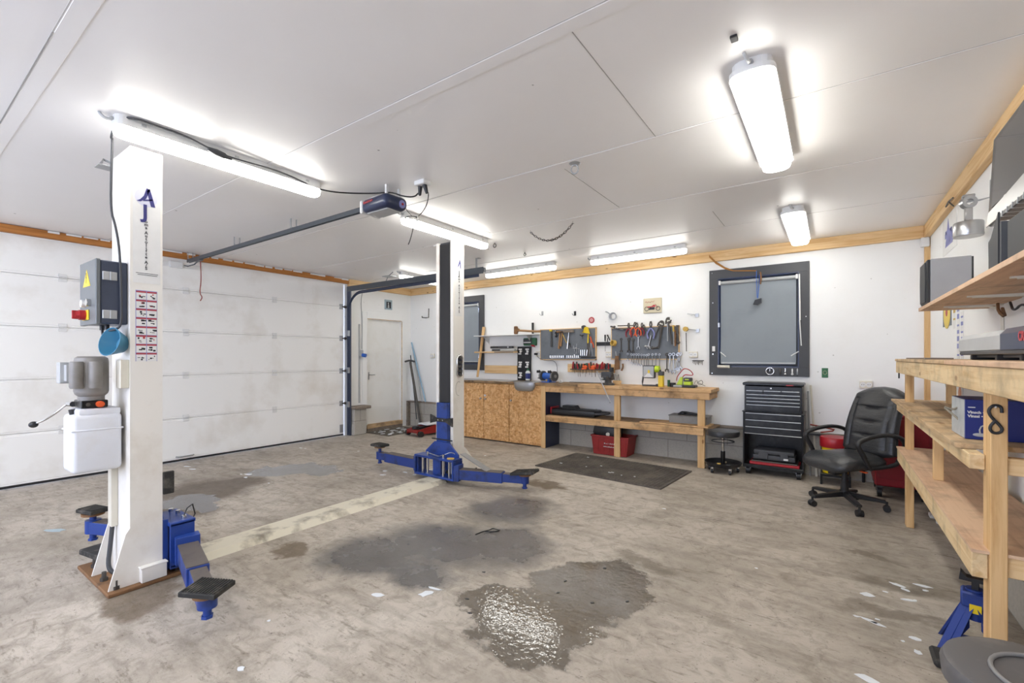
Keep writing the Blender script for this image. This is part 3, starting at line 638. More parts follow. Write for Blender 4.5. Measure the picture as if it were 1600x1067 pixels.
cp = B().cyl(q0, q0 + qd * .35, .012, .021).cyl(q0 + qd * .35, q0 + qd * .7, .021, .019).cyl(q0 + qd * .7, q1, .016, .008).build('cable_coupling', 'dgrey', cbl, 40)
# cover beam on the floor between the columns
b = B(); b.prism([(-3.735, 0), (-3.70, .04), (-3.50, .04), (-3.455, 0)], 1.26, 3.68, 'xz'); o = b.build('floor_cover_beam', 'beamf')
tag(o, 'worn dirty white steel cover beam lying on the floor between the lift columns', 'floor beam')
# far column
x0, x1, y0, y1 = -3.765, -3.5, 3.83, 4.015
t2 = thing('car_lift_column', (-3.63, 3.92, 0), 'far white car lift column with blue carriage and two long blue arms', 'car lift column', 'white car lift columns')
column_body(t2, x0, x1, y0, y1, 2.70, False)
B().box(x0 + .04, x1 - .045, y0 + .03, y1 - .014, .7, 2.70).build('inner_channel', 'postchan', t2)
B().box(x0 + .05, x1 - .055, y0 + .005, y0 + .03, .86, 2.68, .003).build('rubber_curtain', 'black', t2)
B().box(-4.0, -3.45, 3.8, 4.4, 0, .02, .004).build('base_plate', 'wht', t2)
B().prism([(y1, .02), (y1 + .3, .02), (y1 + .28, .05), (y1 + .05, .3), (y1, .34)], x1 - .012, x1, 'yz').build('gusset', 'wht', t2)
for (x, y) in ((-3.47, 4.2), (-3.47, 4.35)): B().cyl((x, y, .02), (x, y, .06), .012, seg=8).build('anchor_bolt', 'dsteel', t2)
cg = B().box(x0 + .045, x1 - .05, y0 - .045, y0 + .005, .1, .86, .004).prism([(-3.86, .27), (-3.36, .27), (-3.36, .30), (-3.5, .42), (-3.72, .42), (-3.86, .30)], y0 - .075, y0 - .055).box(-3.92, -3.32, y0 - .2, y0 - .05, .245, .27, .003).box(-3.92, -3.32, y0 - .2, y0 - .05, .045, .07, .003).box(-3.68, -3.56, y0 - .14, y0 - .05, .07, .245).box(-3.92, -3.90, y0 - .2, y0 - .05, .07, .245).box(-3.34, -3.32, y0 - .2, y0 - .05, .07, .245).build('carriage', 'blue', t2)
for x in (-3.82, -3.74, -3.50, -3.41): B().cyl((x, y0 - .16, .05), (x, y0 - .16, .31 if x in (-3.74, -3.5) else .26), .014, seg=12).build('pivot_pin', 'chrome', cg, 40)
B().cyl((-3.40, y0 - .15, .27), (-3.40, y0 - .15, .277), .04, seg=20).build('brass_washer', 'tape', cg)
B().tube([(-3.74, y0 - .16, .3), (-3.68, y0 - .15, .29), (-3.6, y0 - .14, .27), (-3.5, y0 - .16, .3), (-3.42, y0 - .1, .34), (-3.38, y0 - .02, .25)], .004, sm=2).build('release_cable', 'galv', cg)
B().prism([(-3.80, .72), (-3.80, .62), (-3.70, .645), (-3.56, .645), (-3.46, .60), (-3.46, .70), (-3.56, .685), (-3.70, .685)], y0 - .065, y0 - .046).build('door_guard', 'rubber', t2)
for x in (-3.67, -3.6): B().cyl((x, y0 - .066, .666), (x, y0 - .069, .666), .008).build('screw', 'chrome', t2)
B().box(-3.79, -3.47, y0 - .05, y0 - .045, .385 + .05, .395 + .055, .001).build('tie_rod', 'black', t2)
arm(t2, (-3.90, 3.72), (-4.64, 3.74), .82, .09, pad_z=.05, padsz=(.1, .07), m1='blue2')
arm(t2, (-3.34, 3.70), (-2.62, 3.93), .72, .065, pad_z=-.01, padang=10, padtilt=-8, m1='blue2')
B().prism([(-3.36, .31), (-3.34, .315), (-2.98, .18), (-2.98, .165)], 3.78, 3.86).build('arm_guard', 'grey', t2)
# hollow outlet box on the +x face of the far column
b = B().tube([(x1 + .012, 3.93 + .045 * math.cos(a) * 1.0, 1.28 + (.075 if math.sin(a) > 0 else -.075) + .045 * math.sin(a)) for a in [R(q) for q in range(0, 360, 20)]], .011, 8, closed=True)
ob = b.build('oval_rim', 'chrome', t2, 60)
B().box(x1, x1 + .01, 3.895, 3.965, 1.17, 1.39, .003).build('oval_tray_back', 'navy', t2)
for (z, r) in ((1.37, .017), (1.32, .02), (1.27, .022), (1.22, .02), (1.18, .016)): B().cyl((x1 + .008, 3.925, z), (x1 + .035, 3.93, z), r, seg=12).build('socket_bit', 'dsteel', t2, 40)
B().tube([(x1 + .001, 3.92 + .05 * math.cos(a), 1.02 + .08 * math.sin(a)) for a in [R(q) for q in range(60, 300, 20)]], .0015, 4).build('ring_mark', 'dsteel', t2)
zz = 2.30
st = B().box(x1, x1 + .0008, 3.86, 3.99, 1.85, 2.52).build('logo_sticker', 'paper', t2)
b = B().prism([(3.90, 2.40), (3.93, 2.43), (3.955, 2.50), (3.94, 2.50), (3.91, 2.43)], x1 + .0008, x1 + .0016, 'yz').prism([(3.935, 2.49), (3.95, 2.50), (3.965, 2.40), (3.95, 2.40)], x1 + .0008, x1 + .0016, 'yz'); b.build('logo_mark', 'purple', st)
text('J', .08, MXleft(x1 + .0012, 3.93, 2.34), 'ink', 'letter_j', st, bold=.002)
for ch in 'oma Autolifte A/S':
    if ch != ' ': text(ch, .036, MXleft(x1 + .0012, 3.93, zz), 'ink', 'lettering', st, bold=.001)
    zz -= .025
B().tube([(x0, 3.9, 2.69), (x0 - .04, 3.88, 2.70), (x0 - .08, 3.87, 2.69)], .008).build('top_lug', 'white', t2)
# ================================================================== GARAGE DOOR OPENER AND CEILING THINGS
op = thing('garage_door_opener', (-3.3, 2.5, 2.55), 'navy garage door opener hung on the ceiling at the end of its long rail', 'door opener')
b = B().box(-.17, .17, -.115, .115, -.055, .055, .045, seg=5); bm_mx = Matrix.Translation((-3.02, 2.47, 2.63)) @ Matrix.Rotation(R(-3), 4, 'Z')
bmesh.ops.transform(b.bm, matrix=bm_mx, verts=b.bm.verts); hs = b.build('housing', 'navy', op, 40)
B().box(-3.16, -2.90, 2.40, 2.54, 2.568, 2.582, .006).build('underside_cover', 'ltgrey', op)
B().box(-3.215, -3.185, 2.37, 2.57, 2.575, 2.68, .008).build('end_cap', 'white', op)
b = B()
for i in range(7): b.box(-3.14 + i * .017, -3.14 + i * .017 + .011, 2.352, 2.356, 2.632 + i * .001, 2.648 + i * .001 + (.004 if i in (0, 3) else 0))
b.build('red_lettering', 'redink', op)
B().cyl((-2.855, 2.51, 2.62), (-2.845, 2.51, 2.62), .032, seg=20).build('round_button', 'blueink', op, 40); B().cyl((-2.845, 2.51, 2.62), (-2.842, 2.51, 2.62), .01).build('button_mark', 'red', op)
for y in (2.40, 2.53): B().box(-3.1, -2.9, y - .008, y + .008, 2.68, 2.69).box(-2.92, -2.9, y - .008, y + .008, 2.68, ZC, .001).build('hanger', 'white', op)
b = B().box(-6.97, -3.18, 2.452, 2.462, 2.63, 2.668).box(-6.97, -3.18, 2.478, 2.488, 2.63, 2.668).box(-6.97, -3.18, 2.452, 2.488, 2.664, 2.67); b.build('rail', 'track', op)
B().box(-6.95, -3.2, 2.466, 2.474, 2.636, 2.65).build('drive_belt', 'black', op)
for x in (-6.9, -5.6, -4.4): B().box(x - .015, x + .015, 2.44, 2.5, 2.668, 2.673).box(x - .01, x + .01, 2.44, 2.444, 2.67, ZC).box(x - .01, x + .01, 2.496, 2.5, 2.67, ZC).build('rail_bracket', 'galv', op)
B().tube([(-6.62, 2.47, 2.63), (-6.75, 2.46, 2.58), (-6.9, 2.44, 2.57), (-6.99, 2.43, 2.59)], .008).box(-6.7, -6.56, 2.45, 2.49, 2.61, 2.63).build('door_arm', 'track', op)
p = PX(313, 405, -6.7); p2 = PX(313, 470, -6.7)
rc = B().tube([p, (p + p2) / 2 + Vector((0, .012, 0)), p2 + Vector((0, -.01, .1)), p2 + Vector((0, .025, .05)), p2], .006, 6, sm=2).build('release_cord', 'redcord'); tag(rc, 'thin faded red release cord hanging in front of the garage door', 'cord')
sk = PF(660, 287, ZC - .02)
s = B().box(sk.x - .055, sk.x + .055, sk.y - .04, sk.y + .04, ZC - .035, ZC, .006); so = tag(s.build('ceiling_socket', 'white'), 'white double socket on the ceiling beside the door opener with two black plugs', 'socket')
for dx in (-.025, .025): B().cyl((sk.x + dx, sk.y, ZC - .035), (sk.x + dx * 1.6, sk.y + .01, ZC - .1), .019, .011).build('plug', 'black', so, 40)
zc = ZC - .1
_cl = [Vector((sk.x - .04, sk.y + .01, zc)), PX(655, 300, -2.75), PX(648, 308, -2.78), PX(630, 307, -2.84), PX(612, 300, -2.95), PX(590, 297, -3.1), PX(575, 298, -3.17), PX(550, 302, -3.24), PX(520, 300, -3.28), PX(497, 295, -3.30)]
for v in _cl: v.z = min(v.z, ZC - .012)
o = B().tube(_cl, .006, 8, sm=2).build('extension_cable', 'black', None, 60); tag(o, 'black cable swagging from the ceiling socket across the door opener to the near tube light', 'cable')
lp = [Vector((sk.x + .04, sk.y + .01, zc)), PX(670, 300, -2.72), PX(668, 318, -2.75), PX(660, 332, -2.8), PX(652, 339, -2.95)]
lp += [PX(643 + 12 * math.cos(R(a)), 342 + 5 * math.sin(R(a)), -3.12) for a in (20, -60, -130, 180, 120, 60, 10, -50, -120, 190)]
lp += [PX(648, 341, -3.12), PX(645, 360, -3.12), PX(641, 375, -3.12), PX(638, 382, -3.12)]
o = B().tube(lp, .004, 6, sm=2).build('bundled_cable', 'black', None, 60); tag(o, 'thin black cable looped and knotted in front of the far tube light, end dangling', 'cable')
o = B().tube([PX(629, 316, -2.9), PX(635, 328, -2.95), PX(643, 337, -3.1)], .003, 6, sm=1).build('aerial_wire', 'black', None); tag(o, 'short black aerial wire from the door opener down to the cable knot', 'wire')
# curved track of the garage door
tr = thing('door_track', (-6.95, 4.9, 0), 'dark steel garage door track rising beside the door and curving under the ceiling', 'door track')
a = []
for i in range(11):
    q = R(90 * i / 10); a.append((-6.96 + .36 * (1 - math.cos(q)), 2.14 + .36 * math.sin(q)))
pth = [(-6.96, .02)] + a + [(-4.0, 2.52)]
def chan(b, pth, y0, y1, w):
    n = len(pth)
    def go():
        rows = []
        for i, p in enumerate(pth):
            A = Vector(pth[max(0, i - 1)]); Q = Vector(pth[min(n - 1, i + 1)]); d = (Q - A).normalized(); nn = Vector((-d.y, d.x))
            pc = Vector(p); rows.append([b.bm.verts.new(v) for v in ((pc.x - nn.x * w, y0, pc.y - nn.y * w), (pc.x - nn.x * w, y1, pc.y - nn.y * w), (pc.x + nn.x * w, y1, pc.y + nn.y * w), (pc.x + nn.x * w, y0, pc.y + nn.y * w))])
        for A, Q in zip(rows, rows[1:]):
            for j in range(4): b.bm.faces.new((A[j], A[(j + 1) % 4], Q[(j + 1) % 4], Q[j]))
        b.bm.faces.new(rows[0][::-1]); b.bm.faces.new(rows[-1])
    b._new(go); return b
chan(chan(B(), pth, 4.90, 4.904, .026), [(p[0], p[1]) for p in pth], 4.88, 4.904, .003).build('curved_channel', 'trackb', tr)
B().box(-7.02, -6.93, 4.915, 4.945, 0, 2.62, .003).build('angle_post', 'trackb', tr)
B().box(-6.97, -3.9, 4.885, 4.93, 2.555, 2.61, .003).box(-6.965, -3.905, 4.878, 4.8845, 2.53, 2.62).build('upper_rail', 'track', tr)
for z in (.5, 1.1, 1.75): B().box(-7.0, -6.93, 4.88, 4.915, z, z + .1, .003).build('track_bracket', 'galv', tr)
B().box(-4.06, -4.03, 4.90, 4.905, 2.6, ZC).box(-4.06, -4.0, 4.90, 4.95, ZC - .006, ZC).build('hanging_strap', 'galv', tr)
B().box(-6.0, -5.8, 4.86, 4.98, ZC - .07, ZC - .06).tube([(-5.98, 4.92, 2.62), (-5.92, 4.92, 2.7), (-5.8, 4.92, ZC)], .007).build('rail_hanger', 'galv', tr)
# chain, hooks, sockets on the ceiling
c0, c1 = PF(829, 361, ZC - .01), PF(895, 347, ZC - .01)
ch = thing('ceiling_chain', c0, 'thin steel chain sagging between two hooks on the ceiling', 'chain')
n = 20; bch = B()
for i in range(n):
    u = (i + .5) / n; p = c0.lerp(c1, u) - Vector((0, 0, .13 * 4 * u * (1 - u) + .012)); u2 = (i + .6) / n; p2 = c0.lerp(c1, u2) - Vector((0, 0, .13 * 4 * u2 * (1 - u2) + .012))
    d = (p2 - p).normalized(); s = Vector((0, 0, 1)).cross(d).normalized() if i % 2 else d.cross(Vector((-.75, .6, 0))).normalized()
    bch.tube([p + d * (.02 * math.cos(R(q))) + s * (.0095 * math.sin(R(q))) for q in range(0, 360, 45)], .0035, 4, closed=True)
bch.build('chain_links', 'dsteel', ch, 60)
for c in (c0, c1): B().tube([c + Vector((0, 0, .01)), c + Vector((0, 0, -.01)), c + Vector((.01, 0, -.02)), c + Vector((.015, 0, -.01))], .003).build('hook', 'chrome', ch)
def ceil_hook(px, py, r, label, plate=True, m='galv'):
    c = PF(px, py, ZC - .005); t = thing('ceiling_hook', (c.x, c.y, ZC), label, 'ceiling hook')
    if plate: B().cyl((c.x, c.y, ZC), (c.x, c.y, ZC - .012), .045, .03, seg=20).build('plate', m, t, 40)
    B().tube([(c.x + r * math.cos(R(q)) * .8, c.y + .2 * r * math.cos(R(q)), ZC - .012 - r + r * math.sin(R(q))) for q in range(0, 360, 30)], .005, 6, closed=True).cyl((c.x, c.y, ZC), (c.x, c.y, ZC - .014), .006, seg=8).build('ring', m, t, 60)
ceil_hook(898, 256, .032, 'shiny steel ring hook with round plate in the middle of the ceiling')
ceil_hook(773, 380, .022, 'small dark ring hook in the ceiling at the end of the far tube light', False, 'dsteel')
ceil_hook(820, 395, .016, 'smaller dark hook in the ceiling between the far tube light and the back lights', False, 'dsteel')
c = PF(1147, 58, ZC); o = B().box(c.x - .014, c.x + .014, c.y - .02, c.y + .02, ZC - .012, ZC, .002).build('magnet_block', 'black'); tag(o, 'tiny black block stuck on the ceiling above the nearest wide light', 'magnet')
# ================================================================== WORKBENCH ALONG THE BACK WALL
wb = thing('workbench', (-3.4, 6.15, 0), 'long wooden workbench against the back wall with chipboard doors at its left half', 'workbench')
B().box(-5.6, -3.0, 5.92, 6.415, .955, .988, .003).build('worktop', 'plyx', wb)
B().box(-3.62, -1.2, 5.925, 6.415, .94, .985, .004).build('worktop', 'benchx', wb)
B().box(-3.55, -1.22, 5.94, 5.985, .855, .94, .003).build('apron', 'benchx', wb)
B().box(-1.265, -1.22, 5.985, 6.41, .855, .94, .003).build('apron', 'benchx', wb)
for x in (-2.47, -1.37): B().box(x, x + .085, 5.985, 6.03, 0, .94, .003).build('leg', 'pinez', wb)
B().box(-3.55, -1.29, 5.945, 5.985, .41, .50, .003).build('shelf_rail', 'benchx', wb)
B().box(-3.55, -1.18, 5.985, 6.40, .485, .505, .002).build('lower_shelf', 'plyx', wb)
B().box(-2.1, -1.24, 5.955, 6.3, .506, .522, .002).build('loose_board', 'benchx', wb)
B().box(-3.62, -3.55, 5.945, 6.41, .0, .94, .003).build('side_panel', 'navy', wb); B().box(-3.625, -3.548, 5.93, 5.945, .0, .94, .003).build('corner_post', 'pinez', wb)  # the side panel's navy paints in the shade inside the bench
B().box(-5.55, -5.5, 5.96, 6.41, 0, .955).box(-5.5, -3.62, 5.97, 5.975, .02, .95).build('cabinet_body', 'osb', wb)
for (a, c, kn) in ((-5.5, -5.145, -5.19), (-5.135, -4.755, -4.80), (-4.745, -4.235, -4.70), (-4.225, -3.625, -4.18)):
    dd = B().box(a, c, 5.945, 5.965, .02, .945, .003).build('door', 'osb', wb)
    B().cyl((kn, 5.945, .69), (kn, 5.925, .69), .008).ball((kn, 5.918, .69), .017, (1, .7, 1)).build('knob', 'steel', dd, 60)
B().cyl((-4.715, 5.945, .745), (-4.715, 5.93, .745), .017).build('lock_disc', 'white', wb, 40)
# steel sink bowl let into the worktop front
b = B(); cx = -3.92; w = .2
def bowl(u, v):
    a = R(180 * u); z = .985 - .135 * math.sin(R(90 * v)) ; k = math.cos(R(90 * v)) ** .35 if v < 1 else 0
    return Vector((cx - w * math.cos(a) * (1 if abs(math.cos(a)) < .9 else 1) * max(.55, k) if v < 1 else cx - w * .55 * math.cos(a), 5.925 - .05 * math.sin(a) * max(.4, k), z))
b.grid(24, 10, bowl)
b.box(cx - .2, cx + .2, 5.90, 6.25, .982, .992, .003)
sk = b.build('sink_bowl', 'steel', None, 60); tag(sk, 'small curved stainless steel bowl projecting from the front edge of the workbench', 'sink')
B().box(-5.5, -4.2, 5.93, 6.3, .9885, .993, .002).build('counter_sheet', 'steel', wb)
# --- crate, tray, cases under the bench
cr = thing('plastic_crate', (-2.6, 6.12, 0), 'red plastic crate with faded white lettering on the floor under the workbench', 'crate')
b = B()
def go():
    z = (0.005, .26); V = []
    for (zz, g_) in ((.005, .03), (.27, 0)):
        V.append([b.bm.verts.new(p) for p in ((-2.82 + g_, 6.0 + g_ * .4, zz), (-2.27 - g_, 6.0 + g_ * .4, zz), (-2.27 - g_, 6.33 - g_, zz), (-2.82 + g_, 6.33 - g_, zz))])
    V.append([b.bm.verts.new(p) for p in ((-2.80, 6.02, .27), (-2.29, 6.02, .27), (-2.29, 6.31, .27), (-2.80, 6.31, .27))])
    V.append([b.bm.verts.new(p) for p in ((-2.78, 6.04, .03), (-2.31, 6.04, .03), (-2.31, 6.29, .03), (-2.78, 6.29, .03))])
    for A, Q in zip(V, V[1:]):
        for j in range(4): b.bm.faces.new((A[j], A[(j + 1) % 4], Q[(j + 1) % 4], Q[j]))
    b.bm.faces.new(V[0][::-1]); b.bm.faces.new(V[-1])
b._new(go)
b.box(-2.83, -2.26, 5.99, 6.0, .25, .275, .003).box(-2.83, -2.82, 5.99, 6.34, .25, .275, .003).box(-2.27, -2.26, 5.99, 6.34, .25, .275, .003)
for i in range(7): b.box(-2.79 + i * .08, -2.785 + i * .08, 5.998, 6.004, .04, .24)
b.build('crate_body', 'cratered', cr)
b = B(); rr = random.Random(6)
for i in range(6): b.box(-2.62 + i * .028, -2.62 + i * .028 + rr.uniform(.005, .016), 5.990, 5.996, .160, .160 + rr.uniform(.006, .018))
for i in range(11): b.box(-2.63 + i * .019, -2.63 + i * .019 + rr.uniform(.007, .015), 5.991, 5.997, .118, .118 + rr.uniform(.005, .013))
b.build('faded_lettering', 'paper', cr)
bc = thing('black_case', (-2.66, 6.15, .1), 'black plastic power tool case with round white badge lying in the red crate', 'tool case')
mx = Matrix.Translation((-2.64, 6.16, .33)) @ Matrix.Rotation(R(12), 4, 'Y')
B().box(-.18, .2, -.11, .1, -.09, .09, .03, mx=mx, seg=2).box(-.14, .1, -.1, .08, .09, .11, .008, mx=mx).build('case_body', 'black', bc, 40)
B().cyl(mx @ Vector((.06, -.11, -.03)), mx @ Vector((.06, -.118, -.03)), .028, seg=20).build('round_badge', 'cream', bc, 40)
lc = thing('flat_case', (-3.0, 6.1, .505), 'flat black suitcase shaped tool case lying on the lower bench shelf at the left', 'tool case')
B().box(-3.5, -2.78, 6.02, 6.3, .507, .60, .025, seg=2).box(-3.5, -2.78, 6.015, 6.30, .55, .556, .002).build('case_body', 'black', lc, 40)
B().prism([(-3.33, .60), (-3.32, .655), (-3.13, .655), (-3.09, .60)], 6.06, 6.2).build('case_bulge', 'blackm', lc)
B().tube([(-2.79, 6.05, .56), (-2.68, 6.06, .565), (-2.62, 6.1, .57), (-2.62, 6.2, .57), (-2.68, 6.26, .565), (-2.79, 6.26, .56)], .018, 8, sm=1).build('carry_handle', 'dgrey', lc, 60)
B().box(-3.53, -3.5, 6.05, 6.28, .52, .62, .004).build('red_edge', 'red', lc)
gt = thing('grey_tray', (-1.5, 6.2, .522), 'grey plastic tray holding dark odds and ends on the right end of the lower shelf', 'tray')
b = B()
for q in ((-1.75, -1.28, 6.1, 6.11), (-1.75, -1.28, 6.34, 6.35), (-1.75, -1.74, 6.11, 6.34), (-1.29, -1.28, 6.11, 6.34)): b.box(q[0], q[1], q[2], q[3], .524, .62)
b.box(-1.76, -1.27, 6.09, 6.36, .612, .622, .002).box(-1.74, -1.29, 6.11, 6.34, .524, .53).build('tray_body', 'grey', gt)
b = B(); b.tube([(-1.66, 6.2, .62), (-1.60, 6.2, .66), (-1.5, 6.22, .64), (-1.36, 6.22, .625)], .016, 8, sm=2).tube([(-1.7, 6.25, .6), (-1.55, 6.18, .63), (-1.4, 6.28, .62)], .014, 8, sm=1).ball((-1.6, 6.2, .645), .035, (1.2, 1, .7)).box(-1.74, -1.3, 6.12, 6.33, .59, .6)
o = b.build('grinder_tool', 'black', None, 60); tag(o, 'black corded hand tool heaped in the grey tray', 'power tool')
# ================================================================== SHELVES ABOVE THE BENCH
ws = thing('wall_shelf', (-4.5, 6.3, 1.75), 'thin white wall shelf with two wooden hammers on it, left of the tool board', 'shelf')
B().box(-5.2, -3.92, 6.22, 6.42, 1.745, 1.76, .002).build('board', 'white', ws)
for x in (-5.0, -4.1): B().prism([(6.42, 1.745), (6.24, 1.745), (6.42, 1.6)], x, x + .004, 'yz').build('bracket', 'white', ws)
ws = thing('wall_shelf', (-4.8, 6.3, 1.45), 'narrow raw wooden shelf holding black and green tool cases, under the white shelf', 'shelf')
B().box(-5.2, -4.36, 6.24, 6.42, 1.455, 1.478, .002).build('board', 'pine', ws)
B().box(-4.75, -4.35, 6.235, 6.24, 1.46, 1.476).build('stained_edge', 'greywood', ws)
o = B().box(-5.08, -4.38, 6.385, 6.42, 1.095, 1.235, .003).build('timber_board', 'pine'); tag(o, 'raw pine board screwed flat to the wall above the left worktop', 'board')
o = B().cyl(PY(746, 589, 6.25), PY(756, 511, 6.38), .02, .027, seg=10).build('wooden_post', 'pinez'); tag(o, 'worn round wooden post leaning on the left window beside the shelves', 'post')
def case(name, p0, p1, z0, z1, m, label, y=6.27, knob=True):
    t = thing(name, ((p0 + p1) / 2, y, z0), label, 'tool'); B().box(p0, p1, y, y + .06, z0, z1, .012, seg=2).build('body', m, t, 40)
    B().box(p0 + .02, p0 + (p1 - p0) * .4, y - .003, y, z0 + .01, z1 - .01).build('blade_guard', 'black', t)
    if knob: B().cyl((p1 - .08, y, (z0 + z1) / 2), (p1 - .08, y - .006, (z0 + z1) / 2), .014).build('screw', 'chrome', t)
case('spirit_level', -4.87, -4.40, 1.53, 1.57, 'dgrey', 'dark grey long tool with a bright round screw, on top of the lower shelf pile')
case('spirit_level', -4.84, -4.36, 1.48, 1.525, 'ltgrey', 'light grey and black long tool lying directly on the narrow wooden shelf', knob=False)
def hammer(name, pts, m='handlewx'): pass
hm = thing('hammer', (-4.1, 6.3, 1.76), 'old hammer with rusty head lying on the white shelf end, handle pointing right', 'hammer')
B().tube([(-4.33, 6.3, 1.83), (-4.2, 6.3, 1.82), (-3.95, 6.3, 1.80), (-3.86, 6.3, 1.80)], lambda u: .016 + .004 * u, 8).build('handle', 'handlewx', hm, 60)
B().box(-4.37, -4.31, 6.27, 6.33, 1.765, 1.9, .012).prism([(-4.31, 1.80), (-4.27, 1.82), (-4.27, 1.85), (-4.31, 1.87)], 6.285, 6.315).build('head', 'rust', hm)
hm = thing('mallet', (-4.1, 6.36, 1.76), 'small dark stub handle standing upright behind the hammer on the white shelf', 'tool')
B().cyl((-4.05, 6.37, 1.762), (-4.05, 6.37, 1.95), .018, .02).build('grip', 'black', hm, 40)
sd = thing('green_box_tool', (-4.1, 6.38, 1.57), 'green and grey staple box mounted on the wall below the shelf', 'tool')
B().box(-4.235, -3.99, 6.36, 6.42, 1.575, 1.70, .012, seg=2).build('body', 'green', sd, 40); B().box(-4.23, -4.06, 6.352, 6.362, 1.60, 1.68, .004).build('face', 'dgrey', sd)
B().box(-4.22, -4.08, 6.35, 6.353, 1.618, 1.634).build('white_text_band', 'paper', sd); B().prism([(-4.08, 1.585), (-4.02, 1.585), (-4.0, 1.545), (-4.06, 1.56)], 6.35, 6.37).build('red_tip', 'red', sd)
# black battery leaflet panel with white pictures
pw = thing('tall_black_sign', (-4.25, 6.38, 1.0), 'tall black sign with white tool pictures standing at the back of the worktop', 'sign')
B().box(-4.37, -4.10, 6.385, 6.405, .99, 1.56, .003).build('sign_board', 'blackm', pw)
rr = random.Random(8)
for (cx, cz) in ((-4.31, 1.49), (-4.17, 1.49), (-4.31, 1.27), (-4.17, 1.27), (-4.31, 1.09)):
    b = B(); b.box(cx - .035, cx + .035, 6.383, 6.385, cz + .01, cz + .035); b.ball((cx + .005, 6.385, cz - .015), .022, (1.1, .08, 1), 12); b.box(cx - .04, cx + .02, 6.383, 6.385, cz - .065, cz - .042)
    for q in range(3):
        x = cx + rr.uniform(-.035, .02); z = cz - rr.uniform(0, .05); b.box(x, x + rr.uniform(.01, .03), 6.383, 6.385, z, z + .008)
    b.build('tool_picture', 'paper', pw)
bt = thing('spray_bottle', (-4.12, 6.33, .99), 'white bottle with blue label and green cap in front of the black sign', 'bottle')
B().lathe([(.03, 0), (.04, .01), (.04, .14), (.02, .165)], (-4.12, 6.33, .993), seg=18).build('body', 'clear', bt, 40); B().lathe([(.041, .03), (.041, .12)], (-4.12, 6.33, .993), seg=18).build('label_band', 'cardblue', bt, 40); B().cyl((-4.12, 6.33, 1.158), (-4.12, 6.33, 1.19), .02, .016).build('cap', 'green', bt, 40)
# bench grinder
bg = local('bench_grinder', 'blue bench grinder with two dark wheels on the worktop', 'bench grinder')
B().cyl((-.09, 0, .10), (.09, 0, .10), .052, seg=24).box(-.04, .04, -.04, .04, .01, .06, .006).prism([(-.09, .0), (.09, .0), (.07, .015), (-.07, .015)], -.08, .08).build('motor_body', 'gblue', bg, 40)
for s in (-1, 1):
    B().cyl((s * .1, 0, .10), (s * .14, 0, .10), .078, seg=26).box(s * .09 - .01 * 0, s * .145, -.095, -.05, .06, .075, .002).build('wheel_guard', 'dgrey', bg, 40)
    B().cyl((s * .11, -.012, .10), (s * .135, -.012, .10), .074, seg=26).cyl((s * .14, 0, .1), (s * .155, 0, .1), .025).build('grinding_wheel', 'grey', bg, 40)
    B().tube([(s * .12, -.05, .16), (s * .12, -.08, .19), (s * .12, -.1, .17)], .008).box(s * .12 - .03, s * .12 + .03, -.115, -.09, .15, .19, .003).build('eye_shield', 'black', bg)
B().cyl((0, -.041, .035), (0, -.047, .035), .018).build('switch', 'tape', bg)
g0 = PY(857, 596, 6.15); place(bg, (g0.x, 6.15, .985), R(-14))
o = B().tube([PY(841, 551, 6.38), PY(838, 554, 6.36), PY(842, 560, 6.37), PY(855, 564, 6.38), PY(866, 563, 6.38), PY(871, 572, 6.38), PY(870, 590, 6.3), (g0.x + .08, 6.2, 1.06)], .004, 6, sm=2).build('grinder_cable', 'black', None, 60); tag(o, 'thin black cable from the wall socket to the blue bench grinder', 'cable')
for (px, lab) in ((880, 'flat steel rail lying on the worktop right of the grinder'),):
    o = B().box(-3.35, -2.75, 6.33, 6.37, .986, .996, .002).build('steel_strip', 'dsteel'); tag(o, lab, 'metal strip')
o = B().box(-3.42, -3.36, 6.12, 6.18, .986, 1.0, .004).cyl((-3.38, 6.15, .996), (-3.40, 6.15, 1.02), .012).build('metal_clamp', 'steel'); tag(o, 'small shiny metal clamp beside the bench grinder', 'clamp')
# vise
vi = local('bench_vise', 'dark grey bench vise with a long white handle bar, clamped to the worktop', 'vise')
B().cyl((0, 0, 0), (0, 0, .03), .09, .08, 20).cyl((0, 0, .03), (0, 0, .09), .05, .045).box(-.055, .055, -.02, .10, .07, .16, .012, seg=2).box(-.075, .075, -.02, .012, .12, .19, .006).cyl((-.0, .1, .1), (0, .12, .1), .04).build('fixed_jaw', 'dsteel', vi, 40)
B().box(-.04, .04, -.17, -.02, .075, .13, .006).box(-.075, .075, -.085, -.05, .10, .19, .008).cyl((0, -.17, .1), (0, -.2, .1), .022).build('moving_jaw', 'dgrey', vi, 40)
B().box(-.07, .07, -.05, -.042, .15, .19, .002).build('jaw_plate', 'black', vi)
B().cyl((0, -.2, .1), (0, -.23, .1), .016).cyl((-.07, -.22, .19), (.12, -.22, -.22), .007, seg=8).ball((-.07, -.22, .19), .012).ball((.12, -.22, -.22), .012).build('handle_bar', 'ltgrey', vi, 50)
v0 = PY(946, 603, 6.02); place(vi, (v0.x + .02, 6.07, .985), R(0))
ORD = 'first second third fourth fifth sixth seventh eighth ninth tenth eleventh twelfth thirteenth fourteenth fifteenth sixteenth seventeenth eighteenth nineteenth twentieth twenty-first twenty-second twenty-third twenty-fourth twenty-fifth twenty-sixth'.split()
